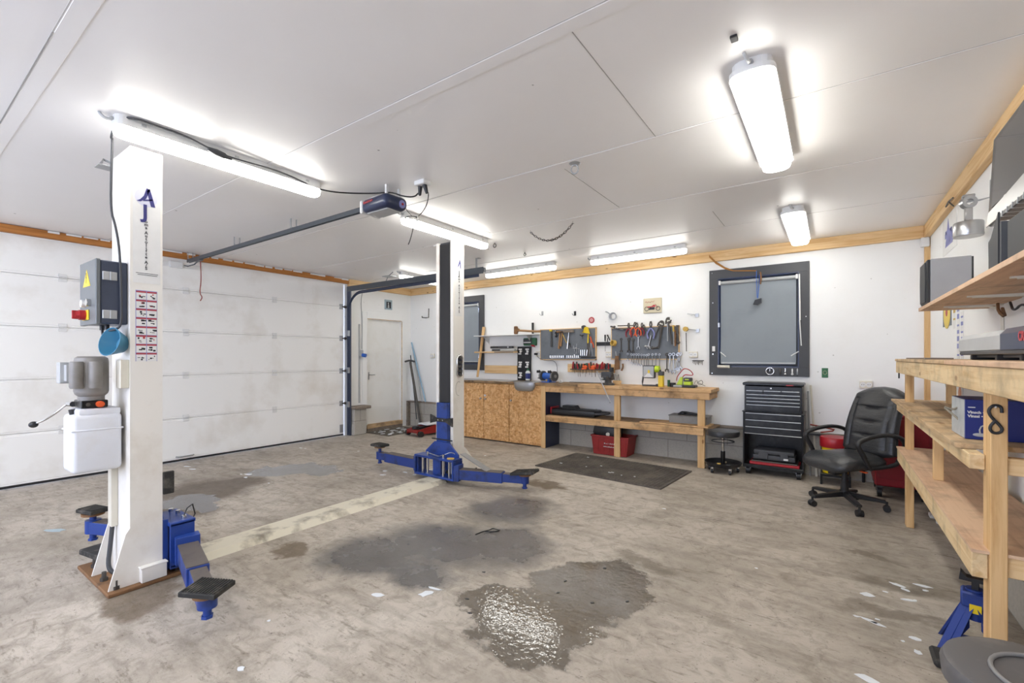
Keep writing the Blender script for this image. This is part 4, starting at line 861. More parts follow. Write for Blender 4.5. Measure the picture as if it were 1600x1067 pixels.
# ================================================================== TOOL BOARDS
def board(x0, x1, z0, z1, label):
    t = thing('tool_board', ((x0 + x1) / 2, 6.4, z0), label, 'tool board', 'grey tool boards on the back wall')
    B().box(x0 + .01, x1 - .01, 6.385, 6.395, z0 + .012, z1 - .012).build('panel', 'pegboard', t)
    b = B()
    for q in ((x0, x1, z1 - .012, z1), (x0, x1, z0, z0 + .012), (x0, x0 + .01, z0, z1), (x1 - .01, x1, z0, z1)): b.box(q[0], q[1], 6.383, 6.42, q[2], q[3])
    b.build('batten', 'pine', t)
    b = B(); r_ = random.Random(int(-x0 * 10))
    for i in range(9): xx = r_.uniform(x0 + .05, x1 - .05); zz = r_.uniform(z0 + .1, z1 - .03); b.tube([(xx, 6.386, zz), (xx, 6.37, zz), (xx, 6.366, zz + .012)], .0015, 5)
    b.build('nail_hooks', 'chrome', t); return t
board(-3.915, -2.925, 1.335, 1.835, 'left grey tool board with hammers, mallet and rows of sockets'); board(-2.68, -1.70, 1.345, 1.815, 'right grey tool board with pliers and a row of spanners')
YT = 6.365
def P(px, py, y=YT): return PY(px, py, y)
def tool(name, label, cat, group=None, at=None): 
    p = P(*at); return thing(name, (p.x, YT, p.z), label, cat, group)
def rod(b, a, c, r, r2=None, y=YT, seg=8): return b.cyl(P(*a, y), P(*c, y), r, r2, seg)
def sock(px, py, h, label, i):
    p = P(px, py); t = B().cyl((p.x, YT, p.z), (p.x, YT, p.z + h), .0125, .0115, 10).cyl((p.x, YT, p.z - .006), (p.x, YT, p.z), .009).build('socket_bit', 'chrome', None, 40)
    tag(t, label, 'socket bit', 'steel sockets on the left tool board rail')
rl = thing('socket_rail', (-3.4, YT, 1.36), 'pair of steel socket rails along the bottom of the left tool board', 'rail'); a_, c_ = P(860, 559), P(906, 559)
B().box(a_.x, P(881, 559).x, YT - .01, 6.383, a_.z - .01, a_.z + .004).box(P(884, 559).x, c_.x, YT - .01, 6.383, a_.z - .01, a_.z + .004).build('rail_strip', 'ltgrey', rl)
B().box(P(908, 558).x, P(931, 558).x, YT - .012, 6.383, a_.z + .0, a_.z + .018).build('black_strip', 'black', rl)
for i in range(16):
    px = 860 + i * 2.9
    if i == 8: continue
    sock(px, 558.3, .03 + (.015 if i in (13,) else 0), ORD[i] + ' short steel socket from the left in the row on the left tool board', i)
for i in range(4):
    p = P(907.5 + i * 3, 555.5); t = B().cyl((p.x, YT, p.z), (p.x + (.012 if i == 3 else 0), YT, p.z + .09), .0125, .0115, 10).build('socket_bit', 'chrome', None, 40); tag(t, ORD[i] + ' of the four tall steel sockets, right end of the left board row', 'socket bit', 'tall steel sockets on the left tool board')
def hang_hammer(px, py, pb, headw, headm, handm, label, name='hammer', tiltpx=0, hh=.03):
    t = tool(name, label, 'hammer', None, (px, py)); a = P(px, py); c = P(px + tiltpx, pb)
    B().tube([a, a.lerp(c, .5), c], lambda u: .009 + .008 * u, 8).build('handle', handm, t, 60)
    B().box(a.x - headw / 2, a.x + headw / 2, YT - .02, YT + .015, a.z - .01, a.z - .01 + hh, .006).cyl((a.x - headw / 2 - .015, YT, a.z - .01 + hh / 2), (a.x - headw / 2, YT, a.z - .01 + hh / 2), hh * .55, seg=12).build('head', headm, t, 40)
hang_hammer(861.5, 517, 542, .03, 'yellow', 'dgrey', 'thin hacksaw file with yellow top hanging at the left of the left board', 'file')
hang_hammer(875, 519, 545, .09, 'rust', 'handlew', 'brown hammer hanging third from the left on the left board, leaning left', tiltpx=-2)
hang_hammer(878.5, 519, 541, .06, 'dsteel', 'handlew', 'wooden handled hammer in the middle of the left board, just right of the leaning hammer', tiltpx=-2.5)
hang_hammer(889, 518.5, 545, .17, 'greywood', 'chrome', 'wide headed mallet with steel shaft on the left board', 'mallet', -2.5, .04)
t = tool('goggles', 'black clip with bright rivet hanging near the top left of the left board', 'clamp', None, (869, 518))
B().tube([P(869, 516), P(868, 520), P(869, 525)], .014, 8).ball(P(869, 525), .022).build('body', 'black', t, 60); B().ball(P(868, 517, 6.35), .009).ball(P(867.5, 523, 6.345), .009).build('rivet', 'chrome', t, 60)
t = tool('folding_rule', 'small folded wooden rule hanging open on the left board', 'rule', None, (878, 520)); rod(rod(B(), (878, 520), (885.5, 536), .006, seg=4), (878, 520), (877, 540), .006, seg=4).build('rule_arms', 'tape', t)
t = tool('tack_hammer', 'small black claw tool hanging at the right middle of the left board', 'tool', None, (909, 523)); b = B().tube([P(906, 523), P(909, 525), P(911.5, 523)], .008); rod(b, (910, 525), (910, 530), .004).build('body', 'black', t)
t = tool('small_puller', 'little dark puller hanging beside the mallet on the left board', 'tool', None, (890, 537)); rod(B().ball(P(890, 537), .014), (891, 537), (892, 543), .006).build('body', 'dsteel', t, 50)
t = tool('gear_puller', 'small steel gear puller with three legs on the left board above the sockets', 'gear puller', None, (900, 540)); b = B().ball(P(900, 544), .016)
for q in ((896, 540, 898, 549), (901, 537, 901, 552), (905, 544, 904, 551), (895, 544, 905, 545)): rod(b, q[:2], q[2:], .004)
b.build('body', 'galv', t, 50)
t = tool('yellow_saw', 'yellow handled pruning saw hanging at the right of the left board', 'saw', None, (917, 515))
B().prism([(P(911, 516).x, P(0 + 911, 520).z), (P(914, 510).x, P(914, 511).z), (P(919, 510).x, P(919, 511).z), (P(922, 521).x, P(922, 521.5).z), (P(910, 521).x, P(910, 519.5).z)], YT - .02, YT).build('handle', 'yellow', t)
B().ball(P(912, 511, 6.36), .032, (1.3, .6, .9)).build('grip_cap', 'dgrey', t, 60)
rod(B(), (919, 522), (918.5, 536), .01).build('striped_shaft', 'yellow', t); B().prism([(P(917, 535).x, P(917, 535).z), (P(920.5, 535).x, P(920.5, 535).z), (P(923, 558).x, P(923, 558).z), (P(917.5, 559).x, P(917.5, 558.5).z)], YT - .003, YT + .003).build('blade', 'dsteel', t)
t = tool('shears', 'shears with orange handles hanging at the right edge of the left board', 'shears', None, (924, 528))
B().tube([P(922, 526), P(924, 531), P(923.5, 536)], .011, 8, sm=1).tube([P(924, 533), P(927, 538), P(927.5, 543)], .009, 8, sm=1).build('handle', 'orangep', t, 60); rod(rod(B(), (924, 536), (925.5, 556), .009, .003), (923, 536), (921, 556), .009, .003).build('blade', 'steel', t)
# screwdriver rack
rk = thing('screwdriver_rack', (-3.0, 6.35, 1.15), 'wooden rack crammed with red and black screwdrivers below the left tool board', 'tool rack')
a_, c_ = PY(887, 568, 6.4), PY(958, 583, 6.4); B().box(a_.x, c_.x + .02, 6.395, 6.42, 1.145, 1.275, .003).build('back_board', 'pine', rk)
B().box(a_.x + .08, c_.x, 6.33, 6.395, 1.185, 1.2, .002).build('ledge', 'dsteel', rk)
rr = random.Random(5); cols = ['red', 'cratered', 'black', 'dgrey', 'red', 'black', 'dgrey', 'orangep', 'black', 'red', 'green', 'dgrey', 'orangep', 'black', 'dgrey', 'red', 'dred', 'red', 'black', 'red']
X0_ = a_.x + .1
labs = {'red': 'red handled', 'cratered': 'dark red handled', 'black': 'black handled', 'dgrey': 'grey handled', 'orangep': 'orange handled', 'green': 'green handled', 'dred': 'deep red handled'}
for i in range(26):
    x = X0_ + i * (c_.x - .03 - X0_) / 25; m = cols[i % len(cols)]; h = rr.choice((.06, .07, .08, .1)); yy = 6.345 + rr.random() * .03; tl = rr.uniform(-.02, .02)
    t = thing('screwdriver', (x, yy, 1.2), labs[m] + ' screwdriver, ' + ORD[i] + ' from the left in the crammed wooden rack', 'screwdriver', 'screwdrivers in the wooden rack')
    B().cyl((x, yy, 1.2), (x + tl, yy, 1.2 + h), .011, .0135, 8).ball((x + tl, yy, 1.2 + h), .013, seg=8).build('handle', m, t, 50); B().cyl((x, yy, 1.2), (x - tl * .5, yy, 1.2 - rr.choice((.05, .07, .09, .12))), .003, seg=6).build('shaft', 'dsteel', t)
for px, lab in ((914, 'round orange red knob tool resting on the screwdriver rack, left one'), (927, 'round orange red knob tool resting on the screwdriver rack, right one')):
    p = PY(px, 573.5, 6.32); o = B().ball((p.x, 6.32, p.z), .038, (1.1, .7, .8)).box(p.x - .05, p.x + .03, 6.30, 6.33, p.z - .035, p.z - .02).build('knob_tool', 'orangep', None, 60); tag(o, lab, 'tool')
o = B().box(PY(953, 577, 6.3).x, PY(958, 577, 6.3).x, 6.28, 6.33, PY(955, 583, 6.3).z, PY(955, 574, 6.3).z, .004).build('spool', 'black'); tag(o, 'small black box hung at the right end of the screwdriver rack', 'box')
# magnetic strip and tape roll between the boards
ms = thing('magnetic_strip', (-2.83, 6.4, 1.58), 'dark magnetic strip fixed between the two tool boards', 'tool strip'); a_, c_ = PY(931, 534, 6.4), PY(958, 541, 6.4)
B().box(a_.x, c_.x, 6.395, 6.42, a_.z - .06, a_.z - .045).box(a_.x, c_.x, 6.40, 6.42, a_.z - .045, a_.z - .02).box(a_.x, c_.x, 6.395, 6.42, a_.z - .02, a_.z - .005).build('strip', 'black', ms)
t = tool('screwdriver', 'stubby black screwdriver held upright on the magnetic strip', 'screwdriver', None, (945, 533)); rod(B(), (945.5, 533), (945.5, 523), .01, .014).build('handle', 'black', t, 40); rod(B(), (945.5, 533), (945.7, 549), .003).build('shaft', 'dsteel', t)
t = tool('cutter', 'black angled cutter held on the magnetic strip beside the stubby screwdriver', 'cutter', None, (950, 533)); rod(rod(B(), (953, 532), (949, 523), .008, .011), (949.5, 534), (949.3, 528), .007).build('handle', 'black', t, 40)
tp = P(959, 536); o = B().lathe([(.03, -.025), (.045, -.025), (.045, .025), (.03, .025)], (tp.x, 6.35, tp.z), axis=(-.5, -1, .1), seg=26, closed=True).build('tape_roll', 'tape', None, 50); tag(o, 'roll of yellow masking tape hanging on the left edge of the right board', 'tape roll')
wr = P(957, 494); b = B()
for k in range(4): b.tube([(wr.x + (.042 + .005 * k) * math.cos(R(q)), 6.39 - .006 * k, wr.z + (.042 + .004 * k) * math.sin(R(q))) for q in range(0, 360, 20)], .005, 6, closed=True)
b.tube([(wr.x - .04, 6.4, wr.z + .03), (wr.x - .1, 6.41, wr.z + .07), (wr.x - .13, 6.41, wr.z + .08)], .007); o = b.build('wire_coil', 'galv', None, 60); tag(o, 'coil of grey wire hanging on the wall above the gap between the boards', 'wire coil')
p = PY(924, 500, 6.41); o = B().cyl((p.x, 6.42, p.z), (p.x, 6.412, p.z), .048, seg=28).build('round_sticker', 'redink'); B().cyl((p.x, 6.412, p.z), (p.x, 6.410, p.z), .03, seg=24).build('pale_centre', mat('pale_red', 'd9a0a0', .6), o); tag(o, 'small round red sign on the wall above the left tool board', 'sign')
for (px, py, l) in ((897, 490, 'dark double hook on the wall above the left tool board'), (846, 490, 'pale empty wire hook on the wall above the white shelf'),):
    a_ = PY(px, py, 6.40); o = B().tube([a_ + Vector((.012, .015, .03)), a_ + Vector((.012, 0, -.02)), a_ + Vector((0, -.03, -.03)), a_ + Vector((-.015, -.04, 0))], .004, 6, sm=1).box(a_.x - .01, a_.x + .025, 6.415, 6.42, a_.z - .03, a_.z + .04).build('wall_hook', 'black' if px == 897 else 'galv', None, 50); tag(o, l, 'hook')
# --- right board: pliers
def pliers(px, py, s, m, label, ang=0, closed=False):
    t = tool('pliers', label, 'pliers', None, (px, py)); p = P(px, py)
    def q(x, z): c, s_ = math.cos(R(ang)), math.sin(R(ang)); return Vector((p.x + (x * c - z * s_) * s, YT - .005, p.z + (x * s_ + z * c) * s))
    b = B()
    for sg in (-1, 1):
        b.tube([q(0, 0), q(sg * .012, .02), q(sg * .009, .045), q(sg * .003, .065)], .008 * s, 6, sm=1)
    b.ball(q(0, 0), .014 * s); b.build('jaws', 'dsteel', t, 60); b = B()
    for sg in (-1, 1): b.tube([q(0, -.01), q(sg * .035, -.05), q(sg * .042, -.09), q(sg * .03, -.13)], .0095 * s, 8, sm=1)
    b.build('handles', m, t, 60)
pliers(982.5, 512, 1.05, 'dred', 'dark red handled pliers, first of the pliers on the right board')
pliers(991, 510, 1.0, 'orangep', 'bright orange red pliers hanging on the right board, left of a second pair', -14)
pliers(996, 511, 1.0, 'orangep', 'bright orange red pliers overlapping another pair on the right board', 10)
pliers(1003, 511, .95, 'dred', 'brown red pliers hanging right of the orange pliers', -4); pliers(1007, 513, .85, 'dgrey', 'small grey pliers with thin jaws beside the brown red pliers', 12)
pliers(1017, 511, 1.25, 'blueink', 'pliers with pale blue handles hanging in the middle top of the right board')
def wrench(px, py, pb, m, label, w=.012, tilt=0, both='ring', group=None, name='spanner', head=.019):
    t = tool(name, label, 'spanner', group, (px, py)); a = P(px, py, 6.37); c = P(px + tilt, pb, 6.37); d = (c - a).normalized(); n = Vector((d.z, 0, -d.x))
    b = B().tube([a + d * head, a.lerp(c, .5), c - d * head], lambda u: w * .55, 6)
    b.tube([a + (d * math.cos(R(q)) + n * math.sin(R(q))) * head * .75 for q in range(0, 360, 36)], head * .3, 6, closed=True)
    b.tube([c + (d * math.cos(R(q)) + n * math.sin(R(q))) * head * .85 for q in range(50, 311, 26)], head * .36, 6)
    b.build('forged_body', m, t, 60)
    bpy.data.objects.remove(t.children[0]) if False else None
    return t
sp = [(981, 553, 563, 0), (987, 554, 567, 0), (990.5, 554, 569, 0), (994.5, 554, 568, 0), (998, 554, 570, 0), (1002.5, 554.5, 571, 0), (1006.5, 555, 573, 0), (1010.5, 555, 575, 0), (1013.5, 554, 576, 0), (1019.5, 554, 573, 0), (1025, 553.5, 575, 0), (1030.5, 554, 577, 0), (1042, 553.5, 579, 0), (1047, 554, 581, 0), (1052.5, 553.5, 583, 0), (1060, 553, 578, -3), (1063, 553, 577, -3.5), (1059, 554, 576, 4)]
for i, (px, py, pb, tl) in enumerate(sp): wrench(px, py, pb, 'steel' if i != 12 else 'dsteel', (ORD[i] + ' steel spanner from the left in the row below the right tool board' if i < 12 else ORD[i - 12] + ' large spanner from the left at the right end of the spanner row'), .012 + (.004 if i > 11 else 0), tl, group='small steel spanners in the row' if i < 12 else 'large steel spanners at the row end', head=.017 if i < 12 else .024)
wrench(970.5, 530, 549, 'dsteel', 'dark short wrench hanging at the left middle of the right board'); wrench(982.5, 530, 549, 'dsteel', 'brown old wrench with wide jaw in the middle row of the right board', .02, head=.024); wrench(989, 531, 550, 'dsteel', 'second old dark wrench in the middle row of the right board', .016, head=.022)
wrench(997.5, 525, 544, 'galv', 'grey open ended spanner hanging alone in the middle row of the right board', .018, head=.024)
# pipe wrenches / adjustable / pullers
def bigw(px, py, qx, qy, m, label, w, name='pipe_wrench', hook=1):
    t = tool(name, label, 'wrench', None, (px, py)); a, c = P(px, py, 6.35), P(qx, qy, 6.35); d = (a - c).normalized(); n = Vector((d.z, 0, -d.x)) * hook
    B().tube([c, c.lerp(a, .5), a], lambda u: w * (.8 + .3 * u), 8).build('handle', m, t, 60)
    B().tube([a - d * .01 - n * .02, a + d * .03 - n * .025, a + d * .06 - n * .005, a + d * .05 + n * .03], .011, 8, sm=1).tube([a - n * .0, a + n * .03, a + d * .02 + n * .045], .010, 8, sm=1).build('jaw', 'dsteel', t, 60)
bigw(1030, 509, 1023, 528, 'dsteel', 'dark adjustable wrench leaning left near the top middle of the right board', .009)
bigw(1034, 508, 1029, 543, 'dsteel', 'long dark pipe wrench with hooked jaw on the right board', .015, hook=-1)
bigw(1044, 503, 1050, 538, 'dsteel', 'large water pump pliers with wide open jaws at the top right of the right board', .012)
bigw(1043, 505, 1043, 533, 'galv', 'silver leg tool hanging under the open pump pliers on the right board', .008, 'adjustable_wrench')
t = tool('gear_puller', 'silver gear puller hanging at the bottom middle of the right board', 'gear puller', None, (1012, 541)); b = rod(B(), (1017.5, 524), (1013.5, 540), .012)
for q in ((1008, 539, 1012, 545), (1013, 537, 1016, 545), (1009, 541, 1015, 541)): rod(b, q[:2], q[2:], .009)
b.ball(P(1008.5, 541), .018).ball(P(1015, 543), .017).build('body', 'steel', t, 50)
t = tool('gear_puller', 'dark spread gear puller beside the silver one at the bottom middle of the right board', 'gear puller', None, (1022, 544)); b = rod(B(), (1018, 544), (1028, 543), .012); rod(b, (1027, 541), (1029, 545), .01); rod(b, (1019, 541), (1020, 546), .01).build('body', 'dsteel', t, 50)
t = tool('long_driver', 'long brass topped socket driver hanging at the right end of the right board', 'driver', None, (1052, 508)); rod(B(), (1052, 508), (1052.5, 518), .014).build('grip', 'tape', t, 40); rod(B(), (1052.5, 518), (1053, 540), .009).build('shaft', 'galv', t, 40)
t = tool('socket_extension', 'dark knurled socket extension bar second from the right edge of the right board', 'driver', None, (1056, 508)); rod(B(), (1055.5, 516), (1055, 541), .012).build('body', 'rust', t, 40)
t = tool('ratchet', 'dark ratchet handle hanging at the right edge of the right board', 'ratchet', None, (1059, 508)); rod(rod(B(), (1058.5, 508), (1058.5, 522), .02), (1059, 522), (1060, 536), .013).ball(P(1060, 535), .024).build('body', 'dsteel', t, 50)
t = tool('drill_bits', 'bundle of long steel rods hanging on the left end of the right board top', 'rods', None, (965, 511)); rod(rod(B(), (965, 509), (990, 508.5), .008), (962, 513), (978, 514.5), .011).build('rods', 'dsteel', t)
t = tool('hand_drill', 'old grip wrench with dark head at the top left corner of the right board', 'wrench', None, (958, 511)); rod(B().ball(P(960, 511), .02), (954, 510), (959, 511), .012).build('head', 'dsteel', t, 50); rod(B(), (961, 512), (974, 515), .01).build('shank', 'galv', t)
t = tool('clamp_pair', 'pair of brown leather holstered tools hanging below the left of the right board', 'tool', None, (964, 562)); a_ = P(964, 555); B().prism([(P(961.5, 556).x, P(961.5, 556).z), (P(967, 556).x, P(967, 556).z), (P(968, 577).x, P(968, 577).z), (P(960.5, 577).x, P(960.5, 578).z)], 6.35, 6.38).build('holster', 'rust', t)
rod(B(), (962, 549), (963, 558), .008).build('grip', 'galv', t); rod(B(), (968, 552), (968, 563), .012).build('pull', 'dgrey', t)
t = tool('knife', 'short brown sheath knife hanging apart below the right board', 'knife', None, (972, 573)); B().tube([P(973, 568), P(973.5, 574), P(971, 579)], .014, 8, sm=1).build('sheath', 'rust', t, 60)
o = B()
p = P(1071, 514); t = thing('tape_measure_hanger', (p.x, YT, p.z), 'brass yellow disc on a nail right of the tool boards with a thin rod', 'tool')
B().cyl((p.x, 6.35, p.z), (p.x, 6.395, p.z), .032, seg=22).cyl((p.x, 6.345, p.z), (p.x, 6.35, p.z), .012).build('disc', 'tape', t, 40); rod(B(), (1072, 520), (1072.5, 549), .0055).build('rod', 'dsteel', t)
for (px, py, l) in ((1086, 492, 'upper empty metal bracket hook on the wall left of the dark window'), (1087, 516, 'lower empty metal bracket hook on the wall left of the dark window')):
    a_ = PY(px, py, 6.40); o = B().box(a_.x - .0, a_.x + .045, 6.405, 6.42, a_.z - .03, a_.z + .02, .002).cyl((a_.x - .1, 6.40, a_.z + .02), (a_.x + .02, 6.41, a_.z + .005), .005, seg=8).build('wall_bracket', 'galv'); tag(o, l, 'bracket')
def outlet(px, py, label, pl=PY, w=.085, m='cream', surf=YB):
    a_ = PY(px, py, surf - .03); t = thing('wall_socket', (a_.x, surf, a_.z), label, 'socket'); B().box(a_.x - w, a_.x + w * .0 + .0 + w, surf - .032, surf, a_.z - .042, a_.z + .042, .006, seg=2).build('plate', m, t, 40)
    for s in (-1, 1): B().cyl((a_.x + s * w * .47, surf - .033, a_.z), (a_.x + s * w * .47, surf - .028, a_.z), .027, seg=20).build('outlet', 'white', t, 40); B().cyl((a_.x + s * w * .47 - .009, surf - .034, a_.z), (a_.x + s * w * .47 - .009, surf - .032, a_.z), .004, seg=8).cyl((a_.x + s * w * .47 + .009, surf - .034, a_.z), (a_.x + s * w * .47 + .009, surf - .032, a_.z), .004, seg=8).build('pin_hole', 'black', t)
outlet(1353, 601, 'double wall socket beside the office chair back, right of the dark window', w=.048 * 1.2); outlet(951, 554, 'double wall socket between the two tool boards', w=.05); outlet(1083, 554, 'double wall socket left of the dark window', w=.055); outlet(841, 553, 'double wall socket with black plug beside the left tool board', w=.05); outlet(675, 556, 'white double switch on the back wall near the corner door', w=.05)
a_ = PY(839, 553, 6.38); o = B().cyl((a_.x, 6.385, a_.z), (a_.x - .02, 6.34, a_.z), .018).build('plug', 'black', None, 40); tag(o, 'black plug in the wall socket left of the left tool board', 'plug')
o = B()
for i in range(9): x = PY(1083 + i * 1.8, 563, 6.4).x; o.tube([(x, 6.42, 1.335), (x + .004, 6.385, 1.33), (x + .002 * i % .01, 6.38, 1.30 - (i % 3) * .012)], .003, 5)
o.box(PY(1082, 563).x, PY(1100, 563).x, 6.412, 6.42, 1.33, 1.34); ob_ = o.build('key_hooks', 'dsteel', None, 50); tag(ob_, 'small row of dark wire key hooks on the wall left of the dark window', 'key rack')
# motorcycle picture (plain generic motorcycle)
pc = thing('picture_plate', (-2.07, 6.41, 2.01), 'cream tin picture of a red motorcycle on the wall above the right tool board', 'picture')
B().box(-2.20, -1.94, 6.40, 6.418, 2.005, 2.215, .006).build('plate', 'tan', pc); b = B()
for cx in (-2.15, -1.99): b.tube([(cx + .028 * math.cos(R(q)), 6.398, 2.065 + .028 * math.sin(R(q))) for q in range(0, 360, 24)], .004, 6, closed=True)
b.build('wheels', 'ink', pc, 60)
B().prism([(-2.17, 2.095), (-2.13, 2.10), (-2.08, 2.10), (-2.05, 2.12), (-2.02, 2.105), (-2.03, 2.09), (-2.1, 2.085), (-2.13, 2.08)], 6.396, 6.399).tube([(-1.99, 6.397, 2.065), (-2.02, 6.397, 2.12), (-2.035, 6.397, 2.125)], .003).build('red_bodywork', 'red', pc)
B().prism([(-2.12, 2.05), (-2.04, 2.05), (-2.035, 2.085), (-2.11, 2.085)], 6.396, 6.399).build('engine', 'ink', pc); B().tube([(-2.17 + i * .012, 6.397, 2.155 + .016 * math.sin(i * 1.9) * (1.4 if i == 1 else .7) + i * .001) for i in range(12)], .0022, 5, sm=1).build('script_line', 'redink', pc)
# things on the bench
wl = thing('work_light', (-2.05, 6.2, .985), 'lime and grey square work light on a stand on the workbench', 'work light')
a_, c_ = PY(1007, 573, 6.15), PY(1022, 591, 6.15)
lf = B().box(a_.x - .02, c_.x + .015, 6.13, 6.19, c_.z, a_.z + .02, .012, seg=2).build('lamp_head', 'dgrey', wl, 40); B().box(a_.x - .008, c_.x + .003, 6.126, 6.131, c_.z + .012, a_.z + .008, .004).build('lens', 'ltgrey', lf)
B().prism([(a_.x + .0, c_.z + .015), (c_.x - .005, c_.z + .015), (c_.x - .06, c_.z + .075), (a_.x + .055, c_.z + .075)], 6.122, 6.127).build('reflector', 'white', lf); B().box(a_.x + .055, c_.x - .05, 6.12, 6.127, c_.z + .07, c_.z + .11).build('led_chip', 'yellow', lf)
B().cyl((c_.x + .015, 6.16, a_.z - .03), (c_.x + .07, 6.16, a_.z - .03), .045, seg=20).build('knob', 'lime', wl, 40)
B().tube([(a_.x - .02, 6.16, c_.z + .02), (a_.x - .03, 6.16, c_.z - .05), (a_.x - .03, 6.16, .995), (c_.x + .08, 6.16, .995), (c_.x + .09, 6.16, 1.03), (c_.x + .1, 6.16, 1.1), (c_.x + .08, 6.16, a_.z - .04)], .012, 8).box(c_.x + .03, c_.x + .12, 6.11, 6.21, .987, 1.02, .008).build('stand', 'dgrey', wl, 50)
a_ = PY(1033, 590, 6.12); fl_ = thing('yellow_torch', (a_.x, 6.12, .985), 'tall yellow box torch with black top standing on the workbench', 'torch'); B().box(a_.x - .03, a_.x + .035, 6.08, 6.15, .987, 1.135, .006).build('body', 'yellow', fl_); B().box(a_.x - .03, a_.x + .035, 6.08, 6.15, 1.135, 1.19, .006).build('cap', 'dgrey', fl_)
a_ = PY(1045, 597, 6.2); o = B().cyl((a_.x, 6.2, .986), (a_.x, 6.2, 1.075), .018).build('green_can', 'green', None, 40); tag(o, 'small dark green cylinder standing right of the yellow torch', 'can')
a_ = PY(1051, 597, 6.18); o = B().cyl((a_.x, 6.18, .986), (a_.x, 6.18, 1.04), .04, seg=20).build('black_pot', 'black', None, 40); tag(o, 'short black round pot on the bench between green cylinder and charger', 'pot')
ch = thing('battery_charger', (-1.6, 6.2, .985), 'lime green battery charger with red cable loops at the right end of the workbench', 'battery charger')
a_, c_ = PY(1055, 600, 6.15), PY(1083, 590, 6.15)
B().box(a_.x, PY(1088, 600, 6.15).x, 6.08, 6.22, .987, 1.02, .008).build('base', 'black', ch); B().box(PY(1070, 590, 6.15).x, PY(1081.5, 590, 6.15).x, 6.09, 6.2, 1.02, 1.065, .006).build('lime_body', 'lime', ch); B().box(PY(1069.5, 590, 6.15).x, PY(1081, 590, 6.15).x, 6.09, 6.2, 1.065, 1.115, .008).build('battery_pack', 'dgrey', ch)
B().box(PY(1072, 590, 6.15).x, PY(1078, 590, 6.15).x, 6.087, 6.09, 1.085, 1.1).build('pack_label', 'lime', ch)
B().prism([(PY(1058, 596, 6.15).x, 1.02), (PY(1067, 596, 6.15).x, 1.02), (PY(1067, 596, 6.15).x, 1.12), (PY(1064, 596, 6.15).x, 1.12)], 6.12, 6.17).build('wedge', 'lime', ch); B().box(PY(1054, 599, 6.15).x, PY(1068, 599, 6.15).x, 6.07, 6.12, .987, 1.018, .012, seg=2).build('grey_reflectors', 'ltgrey', ch)
o = B().tube([PY(x, y, 6.2) for (x, y) in ((1057, 595), (1058, 588), (1063, 582), (1067, 577), (1071, 575.5), (1078, 578), (1083, 584), (1082, 586.5), (1076, 586), (1070, 585), (1066, 590))], .006, 8, sm=2).build('red_cable', 'red', None, 60); tag(o, 'red looped charger cable standing up behind the lime charger', 'cable')
o = B().tube([PY(x, y, 6.22) for (x, y) in ((1085, 600), (1087, 594), (1092, 597), (1096, 593), (1099, 599), (1093, 602), (1088, 596), (1095, 600), (1102, 603))], .003, 5, sm=2).build('thin_wire', 'black', None, 60); tag(o, 'tangle of thin black wire at the right end of the workbench', 'wire')
o = thing('pencil_block', (PY(964, 593, 6.3).x, 6.3, .985), 'small wooden block with pencils and bits behind the vise', 'pencil block'); a_ = PY(964, 593, 6.3); B().box(a_.x - .055, a_.x + .055, 6.27, 6.33, .987, 1.04, .003).build('block', 'pine', o)
for i in range(4): B().cyl((a_.x - .035 + i * .022, 6.3, 1.04), (a_.x - .045 + i * .022, 6.3, 1.12 + .01 * (i % 2)), .005, seg=6).build('bit', 'dgrey', o)
# ================================================================== AROUND THE RIGHT WINDOW
st = B(); q = [PY(1108, 400, 6.36), PY(1118, 410, 6.34), PY(1133, 419, 6.37), PY(1146, 423, 6.38), PY(1182, 423, 6.375)]
b = B()
def go():
    rows = []
    for i, p in enumerate(q):
        w = [.016, .018, .014, .006, .006][i]; rows.append([b.bm.verts.new(p + Vector((0, dy, dz))) for (dy, dz) in ((-.002, w), (.002, w), (.002, -w), (-.002, -w))])
    for A, Q in zip(rows, rows[1:]):
        for j in range(4): b.bm.faces.new((A[j], A[(j + 1) % 4], Q[(j + 1) % 4], Q[j]))
    b.bm.faces.new(rows[0]); b.bm.faces.new(rows[-1])
b._new(go); o = b.build('ratchet_strap', 'strap'); tag(o, 'orange brown strap stretched from the ceiling batten to the window frame top', 'strap')
hl = thing('hanging_headlamp', (PY(1184, 470, 6.33).x, 6.33, 1.9), 'black headlamp hanging by a blue cord in front of the grey blind', 'headlamp')
B().tube([PY(1182, 423, 6.37), PY(1182, 440, 6.36), PY(1183, 465, 6.35)], .004).tube([PY(1187, 428, 6.37), PY(1186, 445, 6.36), PY(1184, 466, 6.35)], .004).build('blue_cord', 'gblue', hl)
B().prism([(PY(1177, 476, 6.35).x, PY(1177, 476, 6.35).z), (PY(1180, 470, 6.35).x, PY(1180, 469, 6.35).z), (PY(1190, 467, 6.35).x, PY(1190, 466, 6.35).z), (PY(1190, 473, 6.35).x, PY(1190, 473, 6.35).z), (PY(1184, 477, 6.35).x, PY(1184, 477, 6.35).z)], 6.32, 6.36).build('lamp_body', 'black', hl)
B().tube([PY(1188, 425, 6.36), PY(1189, 434, 6.35), PY(1188, 444, 6.35)], .010).build('brown_knot', 'rust', hl)
o = B().cyl(PY(1249, 428, 6.385), PY(1250, 500, 6.37), .008).cyl(PY(1249.5, 500, 6.37), PY(1252, 540, 6.37), .006).build('blind_rod', 'white', None, 40); tag(o, 'white plastic rod hanging down the right edge of the grey blind', 'rod')
for (p0, p1, l) in (((1125.5, 550), (1134, 557), 'small white angled clip at the lower left of the blind'), ((1248, 549), (1236, 556), 'small white angled clip at the lower right of the blind')):
    o = B().cyl(PY(*p0, 6.37), PY(*p1, 6.37), .006).build('blind_clip', 'white', None, 40); tag(o, l, 'clip')
